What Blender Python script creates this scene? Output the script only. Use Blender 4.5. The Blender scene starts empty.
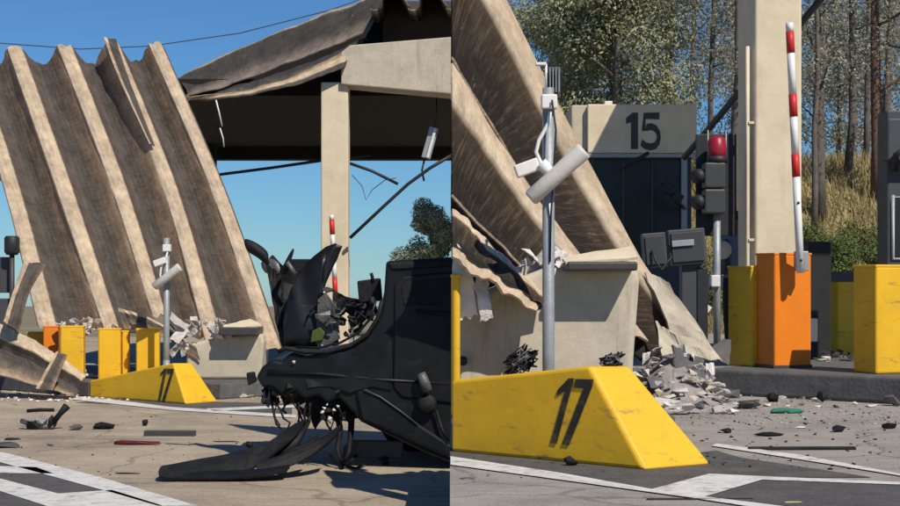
import bpy, bmesh, math, random
from mathutils import Vector as V, Matrix, noise
R = math.radians
random.seed(7)
S = bpy.context.scene
COL = S.collection

# ------------------------------------------------------------------ camera, sky, sun, exposure
F, CX, HY, ZC = 1500.0, 450.0, 285.0, 1.1      # focal length in photo pixels, centre column, horizon row, eye height
cam = bpy.data.cameras.new('camera'); cam_o = bpy.data.objects.new('camera', cam); COL.objects.link(cam_o)
cam_o.location = (0, 0, ZC); cam_o.rotation_euler = (R(90), 0, 0)
cam.sensor_width = 36; cam.lens = 36 * F / 900; cam.shift_y = (HY - 253) / 900
cam.clip_start = .1; cam.clip_end = 6000
S.camera = cam_o
SUN = V((.52, -.80, 1.02)).normalized()         # direction towards the sun
w = bpy.data.worlds.new('World'); S.world = w; w.use_nodes = True
nt = w.node_tree; bg = nt.nodes['Background']
sk = nt.nodes.new('ShaderNodeTexSky'); sk.sky_type = 'NISHITA'; sk.sun_disc = False
sk.sun_elevation = math.asin(SUN.z); sk.sun_rotation = math.atan2(SUN.x, SUN.y)
sk.altitude = 200; sk.air_density = 1.0; sk.dust_density = 0; sk.ozone_density = 6
tn = nt.nodes.new('ShaderNodeMix'); tn.data_type = 'RGBA'; tn.blend_type = 'MULTIPLY'; tn.inputs[0].default_value = 1
tn.inputs[7].default_value = (.46, .72, .93, 1)          # one even tint: the air was clearer and bluer than the model's
nt.links.new(sk.outputs[0], tn.inputs[6]); nt.links.new(tn.outputs[2], bg.inputs[0]); bg.inputs[1].default_value = .074
sl = bpy.data.lights.new('sun', 'SUN'); sl.energy = 3.6; sl.angle = R(.5); sl.color = (1, .93, .82)
so = bpy.data.objects.new('sun', sl); COL.objects.link(so); so.rotation_euler = SUN.to_track_quat('Z', 'Y').to_euler()
so.location = SUN * 60
S.view_settings.view_transform = 'Standard'; S.view_settings.look = 'None'
S.view_settings.exposure = 0.28; S.view_settings.gamma = 1; S.view_settings.use_curve_mapping = False
S.render.engine = 'CYCLES'

# ------------------------------------------------------------------ helpers
ZL = -.5                                         # the left carriageway lies half a metre lower than the right one
def P(px, py, Y): return V(((px - CX) / F * Y, Y, ZC + (HY - py) / F * Y))
def G(px, py, z=0): return P(px, py, (ZC - z) * F / (py - HY))
def GL(px, py, dz=0): return G(px, py, ZL + dz)
def onplane(px, py, p0, n):
    d = V(((px - CX) / F, 1, (HY - py) / F)); o = V((0, 0, ZC))
    return o + d * ((p0 - o).dot(n) / d.dot(n))

def mat(name, col, rough=.7, var=.25, scale=6., bump=.15, metal=0., dirt=None, damt=.5, dscale=2., spec=.4, coat=0., obrand=0., bscale=5., fine=0., scuff=None, samt=.6, sscale=(2, 2, 14), sth=.6, crack=0.):
    m = bpy.data.materials.new(name); m.use_nodes = True
    t = m.node_tree; N = t.nodes; L = t.links; b = N['Principled BSDF']
    b.inputs['Roughness'].default_value = rough; b.inputs['Metallic'].default_value = metal
    b.inputs['Specular IOR Level'].default_value = spec; b.inputs['Coat Weight'].default_value = coat
    tc = N.new('ShaderNodeTexCoord')
    geo = N.new('ShaderNodeNewGeometry')
    n1 = N.new('ShaderNodeTexNoise'); n1.inputs['Scale'].default_value = scale; n1.inputs['Detail'].default_value = 8; n1.inputs['Roughness'].default_value = .65
    L.new(geo.outputs['Position'], n1.inputs['Vector'])
    mr = N.new('ShaderNodeMapRange'); mr.inputs[1].default_value = .25; mr.inputs[2].default_value = .75
    mr.inputs[3].default_value = 1 - var; mr.inputs[4].default_value = 1 + var
    L.new(n1.outputs[0], mr.inputs[0])
    mx = N.new('ShaderNodeMix'); mx.data_type = 'RGBA'; mx.blend_type = 'MULTIPLY'; mx.inputs[0].default_value = 1
    mx.inputs[6].default_value = (*col, 1); L.new(mr.outputs[0], mx.inputs[7])
    out = mx.outputs[2]
    if obrand:
        oi = N.new('ShaderNodeObjectInfo'); m2 = N.new('ShaderNodeMapRange'); m2.inputs[3].default_value = 1 - obrand; m2.inputs[4].default_value = 1 + obrand
        L.new(oi.outputs['Random'], m2.inputs[0])
        x = N.new('ShaderNodeMix'); x.data_type = 'RGBA'; x.blend_type = 'MULTIPLY'; x.inputs[0].default_value = 1
        L.new(out, x.inputs[6]); L.new(m2.outputs[0], x.inputs[7]); out = x.outputs[2]
    if dirt:
        n2 = N.new('ShaderNodeTexNoise'); n2.inputs['Scale'].default_value = dscale; n2.inputs['Detail'].default_value = 10; n2.inputs['Roughness'].default_value = .7
        L.new(geo.outputs['Position'], n2.inputs['Vector'])
        r2 = N.new('ShaderNodeMapRange'); r2.inputs[1].default_value = .48; r2.inputs[2].default_value = .72; r2.inputs[4].default_value = damt
        L.new(n2.outputs[0], r2.inputs[0])
        x = N.new('ShaderNodeMix'); x.data_type = 'RGBA'; x.inputs[7].default_value = (*dirt, 1)
        L.new(r2.outputs[0], x.inputs[0]); L.new(out, x.inputs[6]); out = x.outputs[2]
    if scuff:                                   # scrapes and grime drawn out sideways
        mp = N.new('ShaderNodeMapping'); mp.inputs['Scale'].default_value = sscale; mp.inputs['Rotation'].default_value = (.12, .2, .3); L.new(geo.outputs['Position'], mp.inputs[0])
        n4 = N.new('ShaderNodeTexNoise'); n4.inputs['Scale'].default_value = 1; n4.inputs['Detail'].default_value = 9; n4.inputs['Roughness'].default_value = .75; L.new(mp.outputs[0], n4.inputs[0])
        r4 = N.new('ShaderNodeMapRange'); r4.inputs[1].default_value = sth; r4.inputs[2].default_value = sth + .1; r4.inputs[4].default_value = samt; L.new(n4.outputs[0], r4.inputs[0])
        x = N.new('ShaderNodeMix'); x.data_type = 'RGBA'; x.inputs[7].default_value = (*scuff, 1)
        L.new(r4.outputs[0], x.inputs[0]); L.new(out, x.inputs[6]); out = x.outputs[2]
    if crack:
        nc = N.new('ShaderNodeTexNoise'); nc.inputs['Scale'].default_value = 1.5; nc.inputs['Detail'].default_value = 5; L.new(geo.outputs['Position'], nc.inputs['Vector'])
        va = N.new('ShaderNodeVectorMath'); va.operation = 'MULTIPLY_ADD'; va.inputs[1].default_value = (.7, .7, 0); L.new(nc.outputs['Color'], va.inputs[0]); L.new(geo.outputs['Position'], va.inputs[2])
        vo = N.new('ShaderNodeTexVoronoi'); vo.feature = 'DISTANCE_TO_EDGE'; vo.inputs['Scale'].default_value = crack; L.new(va.outputs[0], vo.inputs['Vector'])
        rc = N.new('ShaderNodeMapRange'); rc.inputs[1].default_value = .004; rc.inputs[2].default_value = .012; rc.inputs[3].default_value = .38; rc.inputs[4].default_value = 0; L.new(vo.outputs['Distance'], rc.inputs[0])
        x = N.new('ShaderNodeMix'); x.data_type = 'RGBA'; x.inputs[7].default_value = (.05, .045, .04, 1)
        L.new(rc.outputs[0], x.inputs[0]); L.new(out, x.inputs[6]); out = x.outputs[2]
    if fine:
        n5 = N.new('ShaderNodeTexNoise'); n5.inputs['Scale'].default_value = 55; n5.inputs['Detail'].default_value = 4; n5.inputs['Roughness'].default_value = .8; L.new(geo.outputs['Position'], n5.inputs['Vector'])
        r5 = N.new('ShaderNodeMapRange'); r5.inputs[1].default_value = .3; r5.inputs[2].default_value = .7; r5.inputs[3].default_value = 1 - fine; r5.inputs[4].default_value = 1 + fine; L.new(n5.outputs[0], r5.inputs[0])
        x = N.new('ShaderNodeMix'); x.data_type = 'RGBA'; x.blend_type = 'MULTIPLY'; x.inputs[0].default_value = 1
        L.new(out, x.inputs[6]); L.new(r5.outputs[0], x.inputs[7]); out = x.outputs[2]
    L.new(out, b.inputs['Base Color'])
    if bump:
        n3 = N.new('ShaderNodeTexNoise'); n3.inputs['Scale'].default_value = scale * bscale; n3.inputs['Detail'].default_value = 6
        L.new(geo.outputs['Position'], n3.inputs['Vector'])
        bp = N.new('ShaderNodeBump'); bp.inputs['Strength'].default_value = bump; bp.inputs['Distance'].default_value = .02
        L.new(n3.outputs[0], bp.inputs['Height']); L.new(bp.outputs[0], b.inputs['Normal'])
    return m

def setp(o, label=None, cat=None, group=None, kind=None):
    if label: o['label'] = label
    if cat: o['category'] = cat
    if group: o['group'] = group
    if kind: o['kind'] = kind
    return o
def thing(name, label, cat, loc, group=None):
    o = bpy.data.objects.new(name, None); COL.objects.link(o); o.location = loc; o.empty_display_size = .1
    return setp(o, label, cat, group)
def mesh(name, verts, faces, m, parent=None, smooth=False, bevel=0., solid=0., uv=None, seg=2, sub=0):
    me = bpy.data.meshes.new(name)
    verts = [V(v) for v in verts]
    off = V((0, 0, 0))
    if parent is None and verts:                                # a thing of one mesh: origin at its base
        off = V((sum(v.x for v in verts) / len(verts), sum(v.y for v in verts) / len(verts), min(v.z for v in verts)))
    me.from_pydata([v - off for v in verts], [], faces)
    if uv is not None:
        l = me.uv_layers.new(name='UVMap')
        for lp in me.loops: l.data[lp.index].uv = uv[lp.vertex_index]
    bm = bmesh.new(); bm.from_mesh(me); bmesh.ops.recalc_face_normals(bm, faces=bm.faces) if not uv else None
    bm.to_mesh(me); bm.free()
    if m: me.materials.append(m)
    o = bpy.data.objects.new(name, me); COL.objects.link(o); o.location = off
    if smooth:
        for p in me.polygons: p.use_smooth = True
    if parent is not None:
        o.parent = parent
        l = parent.location.copy()
        if parent.parent is not None: l = V((0, 0, 0))          # sub-parts: part coordinates are already world minus root
        o.matrix_parent_inverse = Matrix.Translation(-l) if parent.parent is None else Matrix.Translation(-parent.parent.location) @ Matrix.Translation(parent.parent.location) @ Matrix.Identity(4)
    if sub:
        s = o.modifiers.new('subdivision', 'SUBSURF'); s.levels = s.render_levels = sub
    if solid:
        s = o.modifiers.new('thickness', 'SOLIDIFY'); s.thickness = solid; s.offset = 0
    if bevel:
        s = o.modifiers.new('bevel', 'BEVEL'); s.width = bevel; s.segments = seg; s.limit_method = 'ANGLE'; s.angle_limit = R(35)
        s.harden_normals = False
    return o
def boxv(c, s, rz=0, tilt=None):
    c = V(c); M = Matrix.Rotation(rz, 3, 'Z')
    if tilt is not None: M = tilt
    vs = [c + M @ V((x * s[0] / 2, y * s[1] / 2, z * s[2] / 2)) for x in (-1, 1) for y in (-1, 1) for z in (-1, 1)]
    fs = [(0, 1, 3, 2), (4, 6, 7, 5), (0, 4, 5, 1), (2, 3, 7, 6), (0, 2, 6, 4), (1, 5, 7, 3)]
    return vs, fs
def box(name, c, s, m, parent=None, rz=0, bevel=.012, tilt=None, seg=2):
    vs, fs = boxv(c, s, rz, tilt)
    return mesh(name, vs, fs, m, parent, bevel=bevel, seg=seg)
def corner_box(name, corner, wf, ds, z0, z1, ang, m, parent=None, bevel=.02):
    """box whose nearest vertical edge stands at corner; front runs wf along (cos,sin), side ds along (-sin,cos)"""
    a = V((math.cos(ang), math.sin(ang), 0)); p = V((-math.sin(ang), math.cos(ang), 0))
    c = V((corner[0], corner[1], 0)); b = [c, c + a * wf, c + a * wf + p * ds, c + p * ds]
    vs = [q + V((0, 0, z0)) for q in b] + [q + V((0, 0, z1)) for q in b]
    return mesh(name, vs, [(0, 1, 2, 3), (4, 7, 6, 5), (0, 4, 5, 1), (1, 5, 6, 2), (2, 6, 7, 3), (3, 7, 4, 0)], m, parent, bevel=bevel, seg=3)
def tubegeo(pts, r, n=8, flat=None):
    pts = [V(p) for p in pts]; vs = []; fs = []
    rr = r if isinstance(r, (list, tuple)) else [r] * len(pts)
    up = None
    for i, p in enumerate(pts):
        d = (pts[min(i + 1, len(pts) - 1)] - pts[max(i - 1, 0)]).normalized()
        if up is None: up = V((0, 0, 1)) if abs(d.z) < .9 else V((1, 0, 0))
        a = d.cross(up).normalized(); b = a.cross(d).normalized(); up = b
        for k in range(n):
            t = 2 * math.pi * k / n
            vs.append(p + a * math.cos(t) * rr[i] * (flat or 1) + b * math.sin(t) * rr[i])
    for i in range(len(pts) - 1):
        for k in range(n):
            fs.append((i * n + k, i * n + (k + 1) % n, (i + 1) * n + (k + 1) % n, (i + 1) * n + k))
    fs.append(tuple(range(n - 1, -1, -1))); fs.append(tuple(range((len(pts) - 1) * n, len(pts) * n)))
    return vs, fs
def tube(name, pts, r, m, parent=None, n=8, smooth=True, flat=None):
    vs, fs = tubegeo(pts, r, n, flat)
    return mesh(name, vs, fs, m, parent, smooth=smooth)
def prism(name, pts, vec, m, parent=None, bevel=0., smooth=False, seg=2):
    pts = [V(p) for p in pts]; vec = V(vec); n = len(pts)
    vs = pts + [p + vec for p in pts]
    fs = [tuple(range(n)), tuple(range(2 * n - 1, n - 1, -1))] + [(i, i + n, (i + 1) % n + n, (i + 1) % n) for i in range(n)]
    return mesh(name, vs, fs, m, parent, bevel=bevel, smooth=smooth, seg=seg)
def merge(geos):
    vs = []; fs = []
    for a, b in geos:
        k = len(vs); vs += a; fs += [tuple(i + k for i in f) for f in b]
    return vs, fs
def chunkgeo(c, s, rnd, n=11):
    bm = bmesh.new()
    for i in range(n):
        d = V((rnd.gauss(0, 1), rnd.gauss(0, 1), rnd.gauss(0, 1))).normalized()
        bm.verts.new(V(c) + V((d.x * s[0], d.y * s[1], d.z * s[2])) * rnd.uniform(.75, 1))
    bmesh.ops.convex_hull(bm, input=bm.verts)
    bmesh.ops.delete(bm, geom=[v for v in bm.verts if not v.link_faces], context='VERTS')
    bm.verts.index_update()
    r = ([v.co.copy() for v in bm.verts], [tuple(v.index for v in f.verts) for f in bm.faces]); bm.free()
    return r
def crumple(name, corners, m, parent=None, nu=14, nv=8, amp=.06, freq=3., solid=.008, seed=0, smooth=False):
    """a buckled plate spanning four corner points (a b along the top, d c along the bottom)"""
    a, b, c, d = [V(q) for q in corners]; n = (b - a).cross(d - a).normalized(); vs = []; fs = []
    for j in range(nv + 1):
        for i in range(nu + 1):
            u, v = i / nu, j / nv
            p = a.lerp(b, u).lerp(d.lerp(c, u), v)
            e = noise.noise(p * freq + V((seed * 3.1, seed, 0))) + .5 * noise.noise(p * freq * 2.3 + V((seed, 0, 7)))
            k = noise.noise(V((u * 4 + seed * 5, v * 4, seed)))
            edge = (1 if i in (0, nu) or j in (0, nv) else 0)
            vs.append(p + n * e * amp + (b - a).normalized() * edge * k * amp * .8 + (d - a).normalized() * edge * noise.noise(V((v * 5, u * 5, seed + 3))) * amp * .8)
    for j in range(nv):
        for i in range(nu):
            q = j * (nu + 1) + i; fs.append((q, q + 1, q + nu + 2, q + nu + 1))
    return mesh(name, vs, fs, m, parent, solid=solid, smooth=smooth)
def sheetpoly(name, pts, z, m, parent=None, dz=0.):
    return mesh(name, [V((p[0], p[1], z)) for p in pts], [tuple(range(len(pts)))], m, parent)

# ------------------------------------------------------------------ materials
M = {}
M['road'] = mat('worn pavement', (.39, .318, .232), .9, .22, 1.3, .35, dirt=(.11, .095, .085), damt=.55, dscale=.9, bscale=40, fine=.35, scuff=(.10, .085, .075), samt=.5, sscale=(.35, 3, 1), sth=.56, crack=.45)
M['roadr'] = mat('pale pavement', (.33, .295, .262), .9, .22, 1.6, .35, dirt=(.13, .115, .105), damt=.55, dscale=1.1, bscale=40, fine=.35, scuff=(.13, .115, .10), samt=.5, sscale=(.5, 4, 1), sth=.56, crack=.6)
M['asph'] = mat('asphalt', (.085, .08, .077), .9, .3, 5, .4, dirt=(.16, .145, .13), damt=.5, dscale=3, bscale=12, fine=.4)
M['line'] = mat('road paint', (.68, .66, .62), .75, .12, 9, .2, dirt=(.28, .25, .22), damt=.55, dscale=5, fine=.15, scuff=(.14, .125, .11), samt=.85, sscale=(6, 11, 5), sth=.55)
M['earth'] = mat('dry earth', (.22, .18, .11), .95, .3, .2, .2)
M['kerb'] = mat('kerb concrete', (.10, .098, .098), .9, .25, 6, .3, dirt=(.2, .19, .18), damt=.5, dscale=7)
M['conc'] = mat('cream concrete', (.72, .61, .43), .8, .10, 3, .15, dirt=(.34, .28, .2), damt=.35, dscale=1.6, fine=.06, scuff=(.50, .42, .30), samt=.3, sscale=(7, 7, .8), sth=.56)
M['concg'] = mat('grey beige concrete', (.54, .475, .365), .85, .12, 3, .2, dirt=(.22, .19, .15), damt=.45, dscale=2.2, fine=.08, scuff=(.26, .22, .17), samt=.5, sscale=(7, 7, .9), sth=.55)
M['yellow'] = mat('yellow paint', (.78, .45, .014), .55, .08, 4, .08, dirt=(.50, .30, .04), damt=.35, dscale=6, scuff=(.14, .11, .07), samt=.75, sscale=(3, 3, 12), sth=.575)
M['orange'] = mat('orange paint', (.82, .22, .012), .45, .06, 4, .05, dirt=(.5, .16, .03), damt=.25, dscale=6, scuff=(.3, .11, .03), samt=.4, sscale=(3, 3, 11), sth=.64)
M['black'] = mat('black digits', (.024, .022, .018), .7, .2, 8, .1, dirt=(.3, .2, .03), damt=.5, dscale=14)
M['digitg'] = mat('faded grey digits', (.06, .06, .06), .8, .2, 8, .1)
M['red'] = mat('red paint', (.60, .03, .03), .45, .08, 6, .05, dirt=(.4, .05, .05), damt=.3)
M['white'] = mat('white paint', (.78, .76, .72), .5, .06, 6, .05, dirt=(.5, .47, .42), damt=.3, dscale=8)
M['housing'] = mat('dusty white housing', (.58, .55, .50), .6, .1, 6, .1, dirt=(.4, .36, .3), damt=.5, dscale=9)
M['dust'] = mat('grey rubble grit', (.36, .33, .30), .95, .5, 14, .5)
M['plaster'] = mat('broken plaster', (.60, .56, .52), .95, .2, 12, .5, dirt=(.3, .27, .25), damt=.6, dscale=9, obrand=.3)
M['steel'] = mat('galvanised steel', (.34, .36, .37), .5, .15, 10, .1, metal=.3)
M['slate'] = mat('dark slate panel', (.06, .062, .07), .6, .12, 3, .05)
M['dark'] = mat('black housing', (.022, .023, .025), .55, .2, 8, .1)
M['dkgrey'] = mat('dark grey plastic', (.05, .05, .05), .5, .15, 8, .1)
M['car'] = mat('black car paint', (.007, .0075, .009), .42, .2, 4, .05, spec=.3, dirt=(.035, .032, .03), damt=.4, dscale=3, scuff=(.12, .115, .11), samt=.5, sscale=(4, 4, 22), sth=.63)
M['carm'] = mat('matte black plastic', (.010, .010, .0105), .65, .3, 6, .3, spec=.25, dirt=(.05, .045, .04), damt=.4, dscale=5)
M['scorch'] = mat('bare bent metal', (.16, .155, .15), .5, .4, 12, .3, metal=.4)
M['glass'] = mat('dark glass', (.022, .023, .025), .3, .1, 2, 0, spec=.35)
M['soffit'] = mat('darkened roof underside', (.014, .0125, .012), .9, .3, 2, .2)  # soiled roof, base colour cut to near black to deepen its shade
M['redlamp'] = mat('red lamp glass', (.30, .012, .03), .4, .2, 8, 0, spec=.4)
M['greenp'] = mat('green plastic', (.03, .22, .14), .5, .2, 8, .1)
M['maroon'] = mat('maroon lacquer', (.11, .012, .018), .45, .2, 8, .1)
M['bark'] = mat('grey bark', (.13, .11, .095), .95, .4, 6, .6)
M['barkr'] = mat('reddish bark', (.17, .10, .075), .95, .4, 6, .6)
def leafmat(name, c1, c2):
    m = bpy.data.materials.new(name); m.use_nodes = True; t = m.node_tree; N = t.nodes; L = t.links; b = N['Principled BSDF']
    g = N.new('ShaderNodeNewGeometry'); mx = N.new('ShaderNodeMix'); mx.data_type = 'RGBA'
    mx.inputs[6].default_value = (*c1, 1); mx.inputs[7].default_value = (*c2, 1)
    L.new(g.outputs['Random Per Island'], mx.inputs[0]); L.new(mx.outputs[2], b.inputs['Base Color'])
    b.inputs['Roughness'].default_value = .65; b.inputs['Specular IOR Level'].default_value = .25
    tr = N.new('ShaderNodeBsdfTranslucent'); L.new(mx.outputs[2], tr.inputs[0])
    ms = N.new('ShaderNodeMixShader'); ms.inputs[0].default_value = .2
    L.new(b.outputs[0], ms.inputs[1]); L.new(tr.outputs[0], ms.inputs[2]); L.new(ms.outputs[0], N['Material Output'].inputs[0])
    return m
M['leaf'] = leafmat('olive leaves', (.21, .22, .11), (.46, .45, .28))
M['leafg'] = leafmat('grey green leaves', (.21, .21, .15), (.44, .42, .32))
M['leafb'] = leafmat('bush leaves', (.05, .085, .02), (.15, .18, .05))
M['dry'] = leafmat('dry grass blades', (.28, .22, .09), (.50, .42, .22))

def sheetmat(CW=.15, flip=False, dk=1., rs=0., fl=1., kend=.12):
    """cement roof channel: pale crests, gutters darkened by mould and painted-in shade, rust streaks on one flank (stains and shade follow the channel)"""
    m = bpy.data.materials.new('stained and shaded cement roof sheet'); m.use_nodes = True; t = m.node_tree; N = t.nodes; L = t.links; b = N['Principled BSDF']
    b.inputs['Roughness'].default_value = .9; b.inputs['Specular IOR Level'].default_value = .2
    uv = N.new('ShaderNodeUVMap'); uv.uv_map = 'UVMap'
    sep = N.new('ShaderNodeSeparateXYZ'); L.new(uv.outputs[0], sep.inputs[0])
    def nz(sx, sy, det=6, rough=.65):
        mp = N.new('ShaderNodeMapping'); mp.inputs['Scale'].default_value = (sx, sy, 1); mp.inputs['Rotation'].default_value = (0, 0, R(12))
        L.new(uv.outputs[0], mp.inputs[0])
        n = N.new('ShaderNodeTexNoise'); n.inputs['Scale'].default_value = 1; n.inputs['Detail'].default_value = det; n.inputs['Roughness'].default_value = rough
        L.new(mp.outputs[0], n.inputs[0]); return n.outputs[0]
    def ma(op, a, b_):
        n = N.new('ShaderNodeMath'); n.operation = op
        for i, v in enumerate((a, b_)):
            if isinstance(v, (int, float)): n.inputs[i].default_value = v
            else: L.new(v, n.inputs[i])
        return n.outputs[0]
    streak = ma('ADD', ma('MULTIPLY', nz(2.2, 8, 9, .85), .6), ma('MULTIPLY', nz(3, 30, 4, .7), .4))
    blotch = nz(4, 3.2, 10, .8)
    # crest edges stay crisp: only the flank (u .5-.8) gets pulled about by the streaks
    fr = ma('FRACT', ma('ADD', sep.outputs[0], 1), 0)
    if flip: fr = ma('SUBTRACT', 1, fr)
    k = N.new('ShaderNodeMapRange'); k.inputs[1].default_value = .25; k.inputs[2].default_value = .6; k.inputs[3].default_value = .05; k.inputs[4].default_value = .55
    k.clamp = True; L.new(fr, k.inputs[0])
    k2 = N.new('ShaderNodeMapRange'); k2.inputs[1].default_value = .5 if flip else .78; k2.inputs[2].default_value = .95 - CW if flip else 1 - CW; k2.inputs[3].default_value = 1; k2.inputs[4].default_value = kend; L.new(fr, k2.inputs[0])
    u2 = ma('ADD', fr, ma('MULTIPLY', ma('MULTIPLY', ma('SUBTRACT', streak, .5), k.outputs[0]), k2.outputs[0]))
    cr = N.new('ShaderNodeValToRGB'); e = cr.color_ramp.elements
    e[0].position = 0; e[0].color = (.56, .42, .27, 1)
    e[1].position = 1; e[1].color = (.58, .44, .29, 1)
    for p, c in ((CW, (.54, .40, .26, 1)), (CW + .02, (.12, .095, .075, 1)), (.3, (.085, .072, .062, 1)), (.46, (.095, .078, .064, 1)), (.58 + rs, (.17, .125, .088, 1)), (.69 + rs, (.29, .195, .125, 1)), (.97 - CW, (.44, .285, .17, 1)), (1.0 - CW, (.53, .41, .28, 1))):  # dark stops past the crest paint its shaded side and gutter, mould included
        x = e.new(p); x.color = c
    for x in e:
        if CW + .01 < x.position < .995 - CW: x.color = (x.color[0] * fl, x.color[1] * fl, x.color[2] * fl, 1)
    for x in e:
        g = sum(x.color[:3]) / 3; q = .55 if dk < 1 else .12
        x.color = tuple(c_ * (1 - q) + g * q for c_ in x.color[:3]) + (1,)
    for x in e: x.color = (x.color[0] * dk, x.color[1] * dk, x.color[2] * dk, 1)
    L.new(u2, cr.inputs[0])
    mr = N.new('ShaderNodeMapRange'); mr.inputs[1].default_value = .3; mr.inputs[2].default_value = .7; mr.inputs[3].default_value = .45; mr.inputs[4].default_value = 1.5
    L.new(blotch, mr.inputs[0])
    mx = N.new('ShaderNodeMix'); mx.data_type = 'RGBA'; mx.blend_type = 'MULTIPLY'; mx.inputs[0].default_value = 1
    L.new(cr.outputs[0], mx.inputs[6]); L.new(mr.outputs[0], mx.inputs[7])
    st2 = nz(4, 22, 7, .8)                    # short pale scrapes running off the crest into the gutter
    rA = N.new('ShaderNodeMapRange'); rA.inputs[1].default_value = .50; rA.inputs[2].default_value = .66; rA.inputs[4].default_value = .7 if flip else .6; L.new(st2, rA.inputs[0])
    rB = N.new('ShaderNodeMapRange'); rB.inputs[1].default_value = .3; rB.inputs[2].default_value = .85; rB.inputs[3].default_value = .1; rB.inputs[4].default_value = 1; L.new(fr, rB.inputs[0])
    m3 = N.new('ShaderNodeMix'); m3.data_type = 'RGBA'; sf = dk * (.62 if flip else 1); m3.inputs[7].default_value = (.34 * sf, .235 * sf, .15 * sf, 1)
    rC = N.new('ShaderNodeMapRange'); rC.inputs[1].default_value = .97 - CW; rC.inputs[2].default_value = 1 - CW; rC.inputs[3].default_value = 1; rC.inputs[4].default_value = 0; L.new(fr, rC.inputs[0])
    L.new(ma('MULTIPLY', ma('MULTIPLY', rA.outputs[0], rB.outputs[0]), rC.outputs[0]), m3.inputs[0]); L.new(mx.outputs[2], m3.inputs[6]); mx = m3
    sp = nz(9, 13, 6, .75)                      # pale chips where the surface is scraped
    r2 = N.new('ShaderNodeMapRange'); r2.inputs[1].default_value = .63; r2.inputs[2].default_value = .70; r2.inputs[4].default_value = .75
    L.new(sp, r2.inputs[0])
    m2 = N.new('ShaderNodeMix'); m2.data_type = 'RGBA'; m2.inputs[7].default_value = (.36, .31, .26, 1)
    L.new(r2.outputs[0], m2.inputs[0]); L.new(mx.outputs[2], m2.inputs[6]); L.new(m2.outputs[2], b.inputs['Base Color'])
    bp = N.new('ShaderNodeBump'); bp.inputs['Strength'].default_value = .5; bp.inputs['Distance'].default_value = .02
    L.new(blotch, bp.inputs['Height']); L.new(bp.outputs[0], b.inputs['Normal'])
    return m
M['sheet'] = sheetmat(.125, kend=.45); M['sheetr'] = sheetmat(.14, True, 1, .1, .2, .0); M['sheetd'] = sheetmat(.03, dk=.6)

# ------------------------------------------------------------------ ground
zg = ZL - .06; drop = .014                      # beyond the plaza the land falls gently away
setp(mesh('ground', [(-3000, -200, zg), (3000, -200, zg), (3000, 48, zg), (-3000, 48, zg), (3000, 4000, zg - drop * 3950), (-3000, 4000, zg - drop * 3950)], [(0, 1, 2, 3), (3, 2, 4, 5)], M['earth']), kind='structure')
setp(mesh('road', [(-60, -5, ZL), (2.6, -5, ZL), (2.6, 46, ZL), (-60, 46, ZL)], [(0, 1, 2, 3)], M['road']), kind='structure')
top = [(0, 1), (60, 1), (60, 34), (2.2, 34), (2.2, 16), (1.75, 14), (1.7, 12), (1.2, 11.75), (0, 11.75)]
bot = [(0, 1), (60, 1), (60, 34), (1.7, 34), (1.7, 16), (1.25, 14), (1.25, 12.2), (1.2, 12.0), (0, 12.0)]
n = len(top)
setp(mesh('raised_road', [(x, y, 0) for x, y in top] + [(x, y, ZL - .04) for x, y in bot],
     [tuple(range(n))] + [(i, i + n, (i + 1) % n + n, (i + 1) % n) for i in range(n)], M['roadr']), kind='structure')
def lines(parent_name, polys, m, gf, z):
    for i, p in enumerate(polys):
        q = [gf(*c) for c in p]
        setp(sheetpoly(parent_name, q, z, m), kind='structure')
lines('asphalt_patch', [[(-60, 448), (4, 454), (30, 460), (200, 507), (200, 560), (-60, 560)],
      [(75, 403), (128, 405), (185, 411), (292, 417), (292, 404), (215, 402), (120, 399)]], M['asph'], GL, ZL + .004)
lines('painted_marking', [[(-40, 444), (0, 453), (7, 454), (100, 478), (198, 507), (158, 507), (110, 493), (0, 463), (-40, 453)],
      [(-40, 466), (36, 468), (54, 474.5), (0, 474), (-40, 473)],
      [(-40, 469), (0, 479.5), (58, 494.5), (112, 491), (138, 499), (165, 507.5), (48, 507.5), (0, 492), (-40, 481)],
      [(72, 397.5), (120, 401), (170, 407.5), (230, 411.5), (296, 415.5), (296, 418.5), (230, 414.5), (170, 410.5), (110, 404), (72, 400)],
      [(206, 409.2), (296, 405.5), (296, 408), (214, 411.5)]], M['line'], GL, ZL + .008)
lines('asphalt_patch', [[(450.5, 448), (640, 460), (716, 451), (740, 458), (872, 478), (760, 478), (709, 474), (652, 490), (560, 473), (450.5, 457)],
      [(761, 481), (900, 485), (960, 490), (960, 530), (800, 530), (790, 507), (704, 498)]], M['asph'], G, .004)
lines('painted_marking', [[(450.5, 457.5), (560, 474), (652, 490.5), (709, 475), (760, 477.5), (960, 486), (960, 491), (900, 486), (762, 481), (705, 498), (790, 508.5), (752, 508.5), (690, 499), (560, 481), (450.5, 466)],
      [(712, 447), (790, 459), (870, 472), (960, 487), (960, 482), (900, 475), (800, 456), (716, 444.5)]], M['line'], G, .008)

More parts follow.
